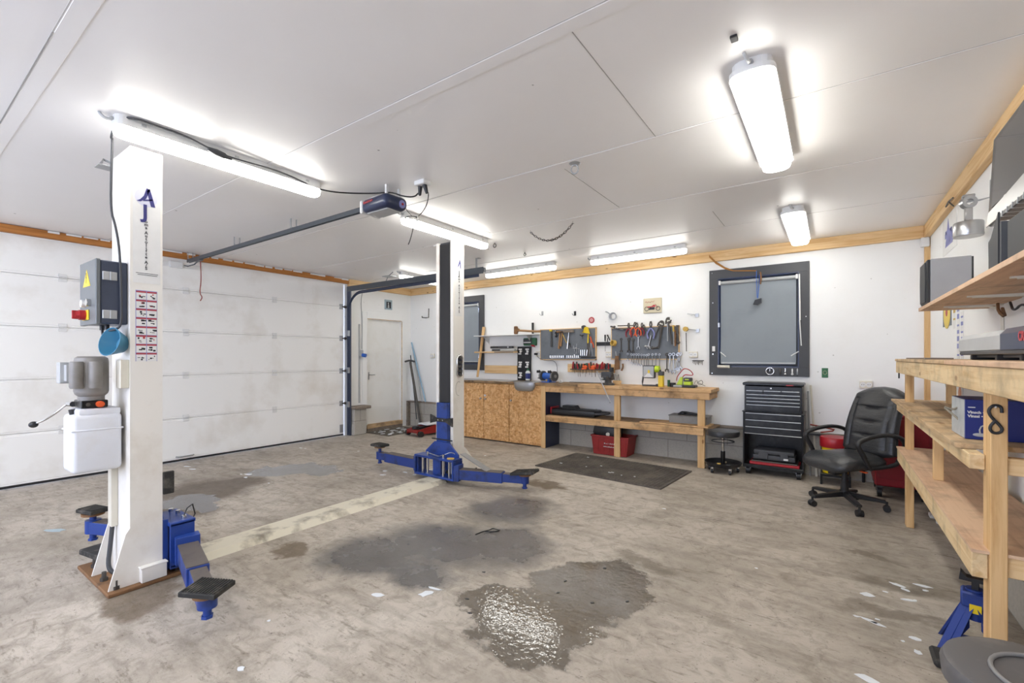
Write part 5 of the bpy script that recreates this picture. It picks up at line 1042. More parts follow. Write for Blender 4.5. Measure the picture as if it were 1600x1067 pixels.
o = B().cyl(PY(1121, 572.5, 6.35), PY(1140, 573, 6.35), .018, seg=12).build('caulk_tube', 'cream', None, 40); tag(o, 'cream rolled tube lying on the bottom edge of the dark window frame', 'tube')
a_ = PY(1203, 580, 6.38); o = B().tube([(a_.x + .042 * math.cos(R(q_)), 6.38, a_.z + .042 * math.sin(R(q_))) for q_ in range(0, 360, 20)], .009, 8, closed=True).cyl((a_.x, 6.375, a_.z), (a_.x, 6.375, a_.z + .03), .006).build('ring_key', 'chrome', None, 60); tag(o, 'round chrome ring hanging at the bottom of the dark window frame', 'ring')
for (px, m, l) in ((1219, 'dsteel', 'small chain key on the dark window frame'), (1227, 'chrome', 'chrome bottle opener hanging on the dark window frame'), (1238, 'white', 'white padlock tag hanging on the dark window frame'), (1246, 'galv', 'thin grey key at the right end of the dark window frame')):
    a_ = PY(px, 578, 6.385); o = B().cyl((a_.x, 6.39, a_.z + .015), (a_.x, 6.375, a_.z + .015), .004).box(a_.x - .008, a_.x + .008, 6.378, 6.386, a_.z - .05, a_.z + .012, .003).ball((a_.x, 6.382, a_.z - .05), .014 if px in (1227, 1238) else .009, (1, .5, 1)).build('hanging_key', m, None, 50); tag(o, l, 'key')
o = B().box(PY(1114, 541).x, PY(1118.5, 541).x, 6.365, 6.39, PY(1116, 549).z, PY(1116, 541).z, .003).build('light_switch', 'white'); tag(o, 'small white plastic box on the left side of the dark window frame', 'switch')
for (x_, z_, l) in ((1123.5, 508, 'bright latch on the left edge of the dark window frame'),): a_ = PY(x_, z_, 6.38); o = B().box(a_.x - .012, a_.x + .012, 6.365, 6.39, a_.z - .03, a_.z + .03, .003).build('latch', 'galv'); tag(o, l, 'latch')
gc = thing('green_card', (-.06, 6.42, 1.14), 'small green card pinned to the wall right of the dark window', 'card'); B().box(-.092, -.031, 6.415, 6.42, 1.143, 1.253).build('card', 'green', gc); B().tube([(-.0615 + .018 * math.cos(R(q_)), 6.4145, 1.2 + .022 * math.sin(R(q_))) for q_ in range(0, 360, 30)], .0015, 4, closed=True).build('printed_ring', 'tan', gc)
sn = thing('motion_sensor', (.83, 6.36, 2.53), 'white alarm motion sensor in the upper right back corner', 'sensor'); B().box(.765, .835, 6.34, 6.40, 2.53, 2.63, .012, seg=2).build('body', 'white', sn, 40)
# left corner wall items
a_ = PY(668, 482, 6.40); c2 = PY(668, 496, 6.40); o = B().tube([a_ + Vector((.02, .015, 0)), c2 + Vector((.02, .01, 0)), c2 + Vector((0, -.05, -.01)), c2 + Vector((-.10, -.05, 0)), c2 + Vector((-.1, -.05, .03))], .009, 8).build('bicycle_hook', 'dsteel', None, 50); tag(o, 'large dark angled hook on the back wall beside the far lift column', 'hook')
ph = thing('framed_photo', (XL, 5.84, 2.3), 'small blue framed picture on the wall above the white side door', 'picture'); B().box(XL, XL + .015, 5.75, 5.93, 2.30, 2.49, .003).build('blue_mount', 'mortar', ph); B().box(XL + .015, XL + .018, 5.785, 5.895, 2.325, 2.45).build('dark_photo', 'ink', ph); B().ball((XL + .018, 5.83, 2.42), .016, (.1, 1, 1.1)).prism([(5.81, 2.33), (5.855, 2.33), (5.845, 2.40), (5.82, 2.40)], XL + .017, XL + .0195, 'yz').build('pale_figure', 'ltgrey', ph)
a_ = PX(566, 553, XL + .05); bs = thing('industrial_socket', (XL, a_.y, a_.z), 'grey and blue industrial socket on the wall left of the white side door', 'socket'); B().box(XL, XL + .05, a_.y - .04, a_.y + .03, a_.z - .05, a_.z + .07, .008).build('box', 'ltgrey', bs); B().cyl((XL + .04, a_.y + .01, a_.z - .02), (XL + .10, a_.y + .04, a_.z - .03), .034).build('blue_cap', 'gblue', bs, 40)
o = B().tube([PX(565, 545, XL + .01), PX(566, 520, XL + .01), PX(565, 490, XL + .01), PX(564, 470, XL + .01), PX(567, 452, XL + .01)], .007, 6, sm=1).build('socket_cable', 'ltgrey', None, 50); tag(o, 'pale grey cable running up from the blue socket to the ceiling batten', 'cable')
o = B().box(XL, XL + .02, PX(561, 500, XL).y - .012, PX(561, 500, XL).y + .012, .55, 1.98, .002).build('cable_conduit', 'ltgrey'); tag(o, 'straight grey conduit strip on the wall between door track and socket', 'conduit')
# stuff leaning in the left corner
bb = B().box(XL, XL + .16, 4.96, 5.22, 0, .46, .01).box(XL, XL + .13, 4.95, 5.1, .0, .2, .01); o = struct(bb.build('baseboard_left', 'blocky'))
struct(B().box(XL, XL + .22, 4.94, 5.28, .46, .51, .008).build('trim_11', 'greywood'))
struct(B().box(XL, XL + .05, 6.29, 6.37, 0, .5, .005).build('trim_12', 'greywood'))
def lean(name, a_, b_, r, m, label, cat, extra=None, seg=10):
    t = thing(name, (a_[0], a_[1], 0), label, cat); B().cyl(a_, b_, r, seg=seg).build('shaft', m, t, 40)
    if extra: extra(t)
    return t
A_, B_ = PY(657, 662, 6.28), PX(641, 565, -6.9)
def ex(t): B().box(A_.x - .05, A_.x + .05, A_.y - .05, A_.y + .05, .005, .05, .01).build('foot', 'black', t); B().tube([B_ + Vector((-.06, -.09, .0)), B_ + Vector((0, 0, .03)), B_ + Vector((.09, .03, 0))], .018, 8, sm=1).build('head', 'dgrey', t, 50)
lean('metal_prop', A_, B_, .024, 'dsteel', 'thick dark metal prop with crossbar head leaning in the left back corner', 'metal prop', ex)
lean('plastic_pipe', PY(665, 628, 6.375), PY(643, 535, 6.40), .014, 'hblue', 'pale blue thin pipe leaning in the left back corner', 'pipe'); lean('wooden_lath', PY(660, 628, 6.37), PY(644, 542, 6.405), .011, 'ltgrey', 'thin pale lath leaning behind the blue pipe in the left corner', 'lath'); lean('grey_strip', PY(651, 655, 6.3), PY(641.5, 555, 6.33), .01, 'dgrey', 'thin dark rod leaning beside the thick metal prop', 'rod')
dm = thing('door_mat', (-6.6, 5.6, 0), 'dirty dark door mat covered in white flakes in front of the white side door', 'door mat'); mxd = Matrix.Translation((-6.62, 5.72, 0))
B().box(-.33, .30, -.46, .42, 0, .012, .004, mx=mxd).build('mat', 'bbeige', dm); b = B(); rr = random.Random(2)
for i in range(34):
    x, y = rr.uniform(-.28, .26), rr.uniform(-.4, .38); s = rr.uniform(.015, .05); b.prism([(x + s * math.cos(R(q_)) * rr.uniform(.5, 1.2), y + s * 1.4 * math.sin(R(q_)) * rr.uniform(.5, 1.2)) for q_ in range(0, 360, 60)], .012, .015, 'xy', mx=mxd)
b.build('flakes', 'flake', dm)['kind'] = 'stuff'
# trolley jack
tj = local('trolley_jack', 'low red and black trolley jack on the floor left of the far lift column', 'trolley jack')
b = B()
for s in (-1, 1): b.prism([(-.3, .03), (.3, .03), (.3, .10), (.1, .15), (-.3, .09)], s * .12 - .006, s * .12 + .006)
b.box(-.3, -.2, -.12, .12, .05, .09, .004).build('frame', 'cratered', tj)
B().prism([(-.25, .07), (.26, .09), (.26, .135), (-.2, .12)], -.04, .04).cyl((-.24, 0, .1), (-.24, 0, .135), .05).build('lift_arm', 'black', tj, 40)
B().box(-.12, .28, -.11, .11, .14, .158, .004).build('dusty_cover', 'flake', tj)
for x in (-.26, .26):
    for s in (-1, 1): B().cyl((x, s * .13, .04), (x, s * .17, .04), .04, seg=16).build('wheel', 'black', tj, 40)
B().tube([(.28, 0, .12), (.42, 0, .2), (.5, 0, .24)], .016).build('handle_socket', 'dsteel', tj)
place(tj, (-5.93, 5.86, 0), R(82), sc=1.25)
# ring rubber mat
rm = thing('rubber_mat', (-2.2, 5.3, 0), 'black perforated rubber floor mat in front of the workbench', 'floor mat')
c = [PF(840, 728), PF(905, 708), PF(1080, 737), PF(1030, 764)]; 
U = (c[3] - c[0]); V = (c[1] - c[0]); V = Vector((-U.y, U.x, 0)).normalized() * .93; ln = U.length; mxr = Matrix.Translation(c[0]) @ Matrix.Rotation(math.atan2(U.y, U.x), 4, 'Z')
b = B(); W_, H_ = ln, .93; nx, ny = 38, 23; tw, th = W_ / nx, H_ / ny
for i in range(nx + 1): b.box(i * tw - .006, i * tw + .006, -.006, H_ + .006, 0, .012, mx=mxr)
for j in range(ny + 1): b.box(-.006, W_ + .006, j * th - .006, j * th + .006, 0, .0125, mx=mxr)
for q_ in ((-.02, W_ + .02, -.025, .0), (-.02, W_ + .02, H_, H_ + .025), (-.025, 0, -.02, H_ + .02), (W_, W_ + .025, -.02, H_ + .02)): b.box(*q_, 0, .013, mx=mxr)
b.build('grid', 'mat', rm)
b = B()
for i in range(8): x, y = rr.uniform(.1, W_ - .3), rr.uniform(.2, H_ - .1); b.box(x, x + rr.uniform(.01, .035), y, y + .015, .0126, .016, mx=mxr)
b.build('flakes', 'flake', rm)
# ================================================================== TOOL CHEST
tc = thing('tool_chest', (-.55, 6.2, 0), 'black two part tool chest on castors below the dark window', 'tool chest')
F0 = 6.0
B().box(-.845, -.265, F0 + .01, 6.38, .745, 1.045, .006).build('top_box', 'blackm', tc)
B().box(-.865, -.25, F0, 6.39, 1.05, 1.082, .008).build('lid', 'blackm', tc)
B().box(-.42, -.35, F0 - .002, F0, 1.054, 1.066).build('red_badge', 'redink', tc); B().cyl((-.57, F0 + .01, 1.02), (-.57, F0, 1.02), .009).build('lock', 'chrome', tc)
b = B().box(-.86, -.25, 6.36, 6.385, .1, .735).box(-.86, -.845, F0, 6.36, .1, .735, .003).box(-.265, -.25, F0, 6.36, .1, .735, .003).box(-.845, -.265, F0, 6.36, .48, .735, .003).box(-.86, -.25, F0 - .005, 6.385, .085, .125, .004).box(-.87, -.24, F0 - .006, 6.39, .735, .745, .002); b.build('lower_cabinet', 'blackm', tc)
def drawer(x0, x1, z0, z1, lip='galv'):
    d_ = B().box(x0, x1, F0 - .004, F0 + .012, z0, z1, .003).build('drawer', 'blackm', tc); B().box(x0 + .002, x1 - .002, F0 - .014, F0 - .003, z1 - .012, z1 - .003, .002).build('handle_lip', lip, d_)
for i in range(3): drawer(-.825 + i * .18, -.65 + i * .18, .955, .995)
drawer(-.825, -.285, .915, .95); drawer(-.825, -.285, .875, .91); drawer(-.825, -.285, .835, .87); drawer(-.825, -.285, .765, .83)
drawer(-.835, -.275, .655, .73, 'steel'); drawer(-.835, -.275, .575, .65); drawer(-.835, -.275, .49, .57); B().box(-.84, -.27, F0 - .016, F0 - .003, .482, .49, .002).build('chrome_trim', 'steel', tc)
for (x, y) in ((-.81, 6.05), (-.3, 6.05), (-.81, 6.33), (-.3, 6.33)):
    w_ = B().cyl((x - .02, y, .045), (x + .02, y, .045), .045, seg=18).build('castor', 'black', tc, 40); B().box(x - .03, x + .03, y - .02, y + .02, .06, .085, .003).cyl((x - .024, y, .045), (x + .024, y, .045), .015).build('fork', 'galv', w_)
o = thing('wrench_case', (-.5, 6.12, .15), 'grey black plastic tool case lying in the open bottom of the tool chest', 'tool case'); B().box(-.76, -.33, 6.02, 6.28, .185, .245, .015, seg=2).box(-.75, -.34, 6.02, 6.28, .25, .30, .015, seg=2).box(-.7, -.6, 6.005, 6.02, .2, .28, .004).box(-.48, -.4, 6.005, 6.02, .2, .28, .004).build('case_body', 'dgrey', o, 40); B().box(-.445, -.4, 6.0, 6.005, .205, .225).build('case_label', 'white', o)
o = thing('red_case', (-.55, 6.15, .125), 'flat red case under the grey case in the tool chest bottom', 'tool case'); B().box(-.79, -.29, 6.0, 6.3, .127, .16, .006).build('case_body', 'red', o); B().box(-.77, -.31, 6.0, 6.3, .16, .175, .003).build('case_lid', 'dsteel', o)
o = B().cyl((-.14, 6.33, .0), (-.2, 6.40, 1.05), .012, .01).build('leaning_pole', 'cream', None, 40); tag(o, 'thin pale pole leaning on the wall right of the tool chest', 'pole')
o = B().cyl((-.2, 6.34, .0), (-.225, 6.40, .98), .01, .01).build('leaning_pole', 'galv', None, 40); tag(o, 'thin grey metal rod leaning against the right side of the tool chest', 'pole')
# ================================================================== STOOLS
def stool(label, h, r, seatm):
    t = local('rolling_stool', label, 'stool')
    B().lathe([(.0, h - .07), (r * .9, h - .07), (r, h - .06), (r * 1.02, h - .02), (r * .98, h - .003), (r * .9, h), (0, h + .003)], seg=40).build('seat', seatm, t, 50)
    B().cyl((0, 0, .1), (0, 0, h - .25), .026).cyl((0, 0, .24), (0, 0, h - .06), .014).build('gas_column', 'blackm', t, 40); B().cyl((0, 0, h - .26), (0, 0, h - .07), .0145).build('chrome_piston', 'chrome', t, 40)
    B().tube([(r * .7 * math.cos(R(q)), r * .7 * math.sin(R(q)), h - .13) for q in range(0, 360, 20)], .005, 6, closed=True).tube([(0, 0, h - .1), (r * .7, 0, h - .13)], .004).tube([(0, 0, h - .1), (-r * .7, 0, h - .13)], .004).build('height_ring', 'black', t, 60)
    B().lathe([(.0, .085), (.16, .085), (.185, .095), (.2, .125), (.206, .125), (.19, .085), (.165, .075), (0, .075)], seg=36).build('tray', 'black', t, 50)
    for i in range(5):
        a = R(72 * i + 20); x, y = .165 * math.cos(a), .165 * math.sin(a); c_ = B().cyl((x - .012, y, .03), (x + .012, y, .03), .03, seg=16).build('castor', 'black', t, 40); B().box(x - .017, x + .017, y - .018, y + .018, .03, .078, .004).build('fork', 'chrome', c_)
    return t
s_ = stool('black round rolling stool with tray base beside the tool chest', .50, .18, 'leather'); place(s_, (-1.07, 5.95, 0))
for i, (x, y, m) in enumerate(((-.06, -.05, 'tape'), (.05, -.09, 'ltgrey'), (-.02, .08, 'tan'))): o = B().cyl((-1.065 + x, 5.95 + y, .096), (-1.065 + x + .04, 5.95 + y, .1), .012).build('stray_part', m); tag(o, ('yellow', 'grey', 'tan')[i] + ' small part lying in the tray of the black stool', 'part')
s_ = stool('dusty grey round seated stool at the lower right corner of the picture', .5, .2, 'dusty'if False else mat('dusty_vinyl', '5e5c5c', .5, 0, '8f8982', .5, 5)); place(s_, (.47, 1.85, 0))
B().tube([(.13 * math.cos(R(q)) , .13 * math.sin(R(q)), .5025) for q in range(0, 360, 12)], .006, 8, closed=True).build('seam_ring', mat('worn_seam', '8c8a88', .5), None, 60)
so = bpy.data.objects['seam_ring']; so.parent = s_; so.location = (.03, -.02, .5); 
p = PF(1480, 1028); o = B().box(p.x - .06, p.x + .08, p.y - .12, p.y + .03, 0, .03, .01).build('rubber_block', 'rubber'); tag(o, 'dark rubber block on the floor behind the front grey stool', 'block')
# ================================================================== OFFICE CHAIR
oc = local('office_chair', 'black leather swivel office chair with high tufted back and looped arms', 'office chair')
b = B()
def sell(u, v, cx, cz, a, w, h, e=.35):
    th = 2 * math.pi * u; ph = math.pi * (v - .5); f = lambda t, k: math.copysign(abs(t) ** k, t)
    return Vector((cx + a * f(math.cos(th), .5) * f(math.cos(ph), e), w * f(math.sin(th), .5) * f(math.cos(ph), e), cz + h * f(math.sin(ph), .8)))
def seatf(u, v):
    p = sell(u, v, .02, .435, .27, .26, .06); x = p.x
    if p.z > .435: p.z += .012 * math.cos(p.y * 9) - .02 * math.exp(-((x + .02) / .09) ** 2) * .4
    p.z -= max(0, x - .15) * .35; p.z += .0 ; return p
b.grid(48, 20, seatf).build('seat', 'leather', oc, 60)
b = B()
def backf(u, v):
    z = .46 + .64 * v; zt = v
    w = .255 * (min(1, (1 - v) / .12) ** .45 if v > .88 else 1) * (1 - .10 * v) * (min(1, (v + .02) / .08) ** .4)
    th = .052 * (min(1, (1 - v) / .1) ** .5 if v > .9 else 1) * (min(1, (v + .03) / .1) ** .5)
    a = 2 * math.pi * u; f = lambda t, k: math.copysign(abs(t) ** k, t)
    y = w * f(math.sin(a), .75); x = th * f(math.cos(a), .55)
    if math.cos(a) > 0:
        inner = max(0, 1 - (abs(y) / (w + 1e-6)) ** 3)
        for c_ in (.30, .50, .70): x -= .024 * math.exp(-((v - c_) / .022) ** 2) * max(0, 1 - (abs(y) / .13) ** 2)
        x += .022 * inner * (1 if v > .72 else .6)
        x -= .018 * math.exp(-((abs(y) - .175) / .014) ** 2) * (1 if .1 < v < .82 else 0)
        x += .02 * max(0, abs(y) - .17) * 4 * .3
    x += -.27 - .3 * (z - .46) + .05 * math.sin(v * 3.1)
    return Vector((x, y, z))
b.grid(64, 70, backf).build('backrest', 'leather', oc, 60)
for s in (-1, 1):
    y = s * .275; P_ = [(-.30, y * .93, .47), (-.36, y, .55), (-.33, y, .655), (-.18, y, .70), (.02, y, .685), (.15, y, .645), (.165, y, .61), (.10, y, .52), (.05, y, .43), (-.0, y * .93, .40)]
    b = B().tube(P_, .018, 10, sm=2)
    for v in b.bm.verts: v.co.y = y + (v.co.y - y) * 1.35 if v.co.z > .5 else v.co.y
    b.tube([(-.30, y * .93, .47), (-.26, y * .95, .42), (-.0, y * .93, .40), (.05, y * .93, .42)], .018, 8, sm=1); b.build('armrest', 'black', oc, 60)
B().box(-.16, .12, -.1, .1, .34, .375, .01).cyl((0, 0, .12), (0, 0, .24), .032).cyl((0, 0, .22), (0, 0, .35), .024).box(.04, .14, -.05, .02, .29, .35, .01).cyl((.05, -.1, .345), (.05, -.26, .34), .007).build('mechanism', 'black', oc, 40)
B().box(.02, .05, .19, .25, .362, .372, .003).box(.06, .1, -.25, -.2, .345, .355, .003).build('lever_tab', 'orangep', oc)
hub = B().cyl((0, 0, .09), (0, 0, .145), .045, .04, 20).build('hub', 'black', oc, 40)
for i in range(5):
    a = R(72 * i + 63); d_ = Vector((math.cos(a), math.sin(a), 0)); n_ = Vector((-d_.y, d_.x, 0)); b = B()
    bar(b, (0, 0), (d_.x * .3, d_.y * .3), .05, .09, .14, .075, .1, .006); lg = b.build('leg', 'black', oc)
    c_ = d_ * .305; b = B()
    for s in (-1, 1): b.cyl(c_ + n_ * s * .008 + Vector((0, 0, .028)), c_ + n_ * s * .026 + Vector((0, 0, .028)), .028, seg=18)
    b.ball(c_ + Vector((0, 0, .036)), .026, (1, 1, 1)).cyl(c_ + Vector((0, 0, .04)), c_ + Vector((0, 0, .09)), .01); b.build('castor', 'black', lg, 50)
place(oc, (.10, 5.24, 0), R(-134))
# ================================================================== BUCKET, RED CABINET, BITS BY THE WALL
bk = thing('bucket', (.035, 6.1, 0), 'yellow bucket with a thick red lid behind the office chair', 'bucket'); B().lathe([(.115, .12), (.125, .42), (0, .42)], (.035, 6.1, 0), seg=32).build('body', 'yellow', bk, 40); B().lathe([(.138, .40), (.142, .405), (.142, .50), (.135, .51), (0, .512)], (.035, 6.1, 0), seg=32).build('lid', 'red', bk, 40)
o = B().tube([(-.2, 6.3, .60), (-.05, 6.28, .58), (.05, 6.25, .56), (-.1, 6.22, .53)], .009, 6, sm=1).build('red_bar', 'redcord', None, 60); tag(o, 'bent dull red metal bar resting on a black frame by the wall', 'metal bar')
o = B().box(-.22, -.1, 6.14, 6.26, .50, .525, .003).box(-.10, -.085, 6.28, 6.3, 0, .5, .003).box(-.10, .17, 5.98, 6.3, .09, .118, .003).box(-.1, -.08, 5.98, 6.0, 0, .09).box(.15, .17, 5.98, 6.0, 0, .09).box(.15, .17, 6.28, 6.3, 0, .09).build('black_stand', 'blackm'); tag(o, 'small black metal frame under and beside the yellow bucket', 'frame')
o = B().tube([(.19, 6.34, .5), (.26, 6.34, .45), (.29, 6.34, .3), (.29, 6.34, .0)], .014, 8, sm=2).build('bent_tube', 'black', None, 60); tag(o, 'curved black tube standing behind the office chair', 'tube')
rcb = thing('red_cabinet', (.56, 6.0, 0), 'dark red roller cabinet on castors behind the office chair', 'cabinet'); B().box(.35, .78, 5.72, 6.3, .12, .82, .012).build('body', 'dred', rcb); B().box(.38, .75, 5.712, 5.722, .2, .78, .003).build('front_panel', 'dred', rcb)
for (x, y) in ((.39, 5.8), (.72, 5.8), (.39, 6.2), (.72, 6.2)): w_ = B().cyl((x - .018, y, .05), (x + .018, y, .05), .05, seg=18).build('castor', 'black', rcb, 40); B().box(x - .028, x + .028, y - .025, y + .025, .06, .12, .004).build('fork', 'dsteel', w_)
# ================================================================== RIGHT TIMBER BENCH
tb = thing('timber_shelf_unit', (.65, 3.4, 0), 'tall home built timber bench with two plywood shelves along the right wall', 'shelf unit')
B().box(.45, .497, 1.3, 5.05, 1.25, 1.345, .003).build('top_rail', 'rail', tb); B().box(.445, .80, 3.0, 5.06, 1.346, 1.366, .002).build('top_board', 'plyd', tb); B().box(.445, .80, 1.28, 3.0, 1.346, 1.366, .002).build('top_board', 'plyp', tb)
B().box(.497, .80, 5.0, 5.047, 1.25, 1.345, .003).build('end_rail', 'pine', tb)
for (y0, y1) in ((4.86, 4.957), (2.48, 2.578), (1.32, 1.418)): B().box(.498, .546, y0, y1, 0, 1.345 if y0 != 1.55 else 1.345, .003).build('leg', 'pinez', tb)
for y in (4.86, 3.62, 2.5, 1.32): B().box(.746, .793, y, y + .095, 0, 1.345, .003).build('rear_leg', 'pinez', tb)
B().box(.45, .497, 2.50, 4.96, .52, .619, .003).build('lower_rail', 'rail', tb); B().box(.447, .798, 2.485, 4.99, .62, .633, .001).build('lower_shelf', 'plyp', tb)
B().box(.45, .497, 2.54, 5.0, .935, .995, .003).build('middle_rail', 'rail', tb); B().box(.43, .798, 2.66, 5.19, .996, 1.016, .002).build('middle_shelf', 'plyd', tb)
B().box(.51, .555, 3.74, 3.785, .634, .995, .002).build('short_post', 'pinez', tb); B().box(.546, .75, 2.50, 2.545, .93, .995, .003).build('cross_rail', 'pine', tb); B().box(.546, .75, 2.50, 2.545, .54, .619, .003).build('cross_rail', 'pine', tb)
B().box(.465, .475, 5.047, 5.055, 1.2, 1.25, .002).build('black_catch', 'black', tb)
# the black numeral on the leg
p = [(-.6, .95), (-.45, 1.35), (.0, 1.5), (.55, 1.35), (.6, .9)]
n8 = [PY(x, y, 2.474) for (x, y) in ((1565.5, 645), (1565, 636), (1558, 633), (1550, 634), (1544.5, 640), (1546, 648), (1553, 656), (1562, 664), (1566.5, 671), (1563, 676), (1553, 677), (1547, 672), (1547, 666), (1552, 660), (1557, 656.5))]
nm = B().tube(n8, .0052, 8, sm=2).build('house_number', 'black', None, 60); tag(nm, 'black metal number 8 screwed to the front leg of the timber bench', 'house number'); a_ = PY(1555, 636, 2.47); B().cyl(a_, a_ + Vector((0, -.006, 0)), .0035, seg=8).build('screw', 'chrome', nm)
# box on the middle shelf
wbx = thing('winch_box', (.66, 2.93, 1.016), 'blue cardboard winch box with white lettering on the middle shelf of the timber bench', 'box')
B().box(.487, .79, 2.82, 3.08, 1.017, 1.192, .002).build('carton', 'cardblue', wbx); B().box(.485, .487, 2.822, 3.078, 1.02, 1.19).build('torn_side', 'cardgrey', wbx)
text('Vinsch •', .0165, MXback(.522, 2.8185, 1.136), 'paper', 'lettering', wbx, bold=.0006); text('Vinssi •', .0165, MXback(.520, 2.8185, 1.119), 'paper', 'lettering', wbx, bold=.0006)
B().box(.497, .52, 2.817, 2.82, 1.156, 1.160).build('small_print', 'paper', wbx); B().tube([(.535, 2.816, 1.045), (.533, 2.816, 1.06), (.538, 2.816, 1.075), (.55, 2.816, 1.083)], .003).ball((.535, 2.819, 1.038), .02, (1.2, .1, .4)).build('printed_hook', 'ltgrey', wbx, 50)
B().prism([(.71, 1.18), (.718, 1.18), (.718, 1.12), (.70, 1.09), (.70, 1.105), (.71, 1.125)], 2.816, 2.82).build('printed_handle', 'galv', wbx); B().box(.725, .79, 2.817, 2.82, 1.055, 1.066).build('pale_blue_band', 'blueink', wbx); B().box(.725, .79, 2.817, 2.82, 1.04, 1.044).box(.725, .785, 2.817, 2.82, 1.030, 1.034).build('small_print', 'paper', wbx)
o = B().tube([(.497, 2.95, 1.15), (.47, 2.97, 1.13), (.44, 3.0, 1.145), (.47, 2.96, 1.11), (.495, 2.94, 1.08)], .005, 6, sm=1).build('frayed_rope', 'glove', None, 60); tag(o, 'bit of frayed cord sticking out of the blue winch box', 'cord')
# operator unit on the bench
un = thing('door_opener_unit', (.68, 3.0, 1.366), 'long grey and navy door opener unit lying on top of the timber bench', 'door opener')
def prof(x0, x1, z0, z1, c): return [(x0 + c * .3, z0), (x1, z0), (x1, z1), (x0 + c, z1), (x0, z1 - c * 1.2), (x0, z0 + .004)]
B().prism([(x, z) for x, z in prof(.60, .80, 1.41, 1.50, .02)], 2.80, 3.62).build('grey_shell', 'ltgrey', un); B().prism(prof(.598, .80, 1.408, 1.503, .02), 2.1, 2.83).build('navy_shell', 'navy', un)
B().box(.60, .79, 2.1, 3.60, 1.392, 1.41, .004).box(.63, .78, 2.15, 3.5, 1.378, 1.392, .003).build('chassis', 'dgrey', un); 
for y in (2.25, 2.62, 2.95, 3.4): B().box(.61, .78, y - .015, y + .015, 1.3665, 1.392, .003).build('foot', 'black', un)
text('CR', .05, MXright(.5965, 2.555, 1.46), 'redink', 'lettering', un, bold=.002)
o = B().box(.47, .60, 3.75, 4.6, 1.3665, 1.376, .001, mx=Matrix.Translation((0, 0, 0))).build('thin_board', 'greywood'); tag(o, 'thin dark strip of board lying on the timber bench top at its far end', 'board')
# ================================================================== UPPER SHELF AND WHAT STANDS ON IT
us = thing('wall_shelf', (.67, 3.0, 1.7), 'long pale plywood wall shelf with speakers on it, high on the right wall', 'shelf')
B().box(.50, .844, 1.5, 4.25, 1.70, 1.722, .001).build('board', 'plyp', us)
for y in (3.9, 3.3, 2.6): B().box(.58, .84, y, y + .02, 1.692, 1.699).tube([(.6, y + .01, 1.695), (.78, y + .01, 1.69), (.835, y + .01, 1.66), (.838, y + .01, 1.52)], .008).build('bracket', 'cream', us)
for y in (3.75, 2.95): B().box(.56, .83, y, y + .006, 1.6995, 1.7).build('batten', 'greywood', us)
sp = thing('loudspeaker', (.6, 4.0, 1.722), 'silver grey loudspeaker with black front on the left end of the upper shelf', 'speaker', 'loudspeakers on the upper shelf'); B().box(.512, .70, 3.87, 4.13, 1.723, 2.0, .004).build('cabinet', 'spk', sp); B().box(.497, .513, 3.872, 4.128, 1.725, 1.998, .004).build('front_baffle', 'black', sp); B().prism([(3.92, 1.735), (4.10, 1.735), (4.11, 1.86), (4.10, 1.985), (3.92, 1.985), (3.9, 1.86)], .490, .498, 'yz').build('grille', 'spkd', sp); B().box(.70, .708, 3.875, 4.125, 1.73, 1.995).build('back_panel', 'black', sp)
sp = thing('loudspeaker', (.68, 2.7, 1.722), 'dark grey slanted top speaker box on the upper shelf beneath the television', 'speaker', None)
y1_, y2_ = PX(1544, 380, .55).y, PX(1562, 347, .55).y
B().prism([(y2_ - .02, 1.723), (y1_ - .01, 1.723), (y1_, PX(1543, 380, .55).z), (y2_, PX(1563, 347, .55).z), (y2_ - .02, PX(1563, 347, .55).z)], .55, .80, 'yz').build('cabinet', mat('grey_speaker', '55575a', .6), sp)
B().prism([(y2_, 1.75), (y1_ - .03, 1.75), (y1_ - .03, 1.85), (y2_, 1.96)], .545, .551, 'yz').build('grille', 'spkd', sp)
sp = thing('loudspeaker', (.68, 2.3, 1.722), 'black rectangular speaker box at the right picture edge under the television', 'speaker', None); y3 = PX(1576, 347, .56).y; B().box(.56, .80, y3 - .36, y3, 1.723, PX(1578, 341, .56).z, .006).build('cabinet', 'black', sp); B().box(.554, .561, y3 - .35, y3 - .012, 1.735, PX(1578, 341, .56).z - .01, .003).build('grille', 'spkd', sp)
tv = thing('television', (.74, 2.85, 2.05), 'flat television with silver lower edge mounted high on the right wall', 'television')
mxt = Matrix.Translation((.66, 3.24, 2.44)) @ Matrix.Rotation(R(3), 4, 'Y')
B().box(0, .05, -.86, 0, -.41, .03, .012, mx=mxt, seg=2).build('frame', 'tvframe', tv, 40); B().box(-.002, .004, -.80, -.07, -.33, -.005, 0, mx=mxt).build('screen', 'screen', tv)
B().prism([(-.86, -.41), (0, -.41), (-.03, -.345), (-.3, -.33), (-.86, -.29)], -.004, .0, 'yz', mx=mxt).build('silver_edge', 'steel', tv); b = B().box(-.012, .04, -.83, -.22, -.43, -.405, .004, mx=mxt).build('speaker_slot', 'black', tv); b = B()
for i in range(8): b.box(-.014, .03, -.8 + i * .07, -.795 + i * .07, -.431, -.404, mx=mxt)
b.build('slot_ribs', 'ltgrey', tv); B().box(.05, .185, -.5, -.3, -.3, -.1, .004, mx=mxt).build('wall_mount', 'black', tv)
B().box(-.004, -.001, -.3, -.27, -.335, -.328, 0, mx=mxt).build('logo_mark', 'white', tv)
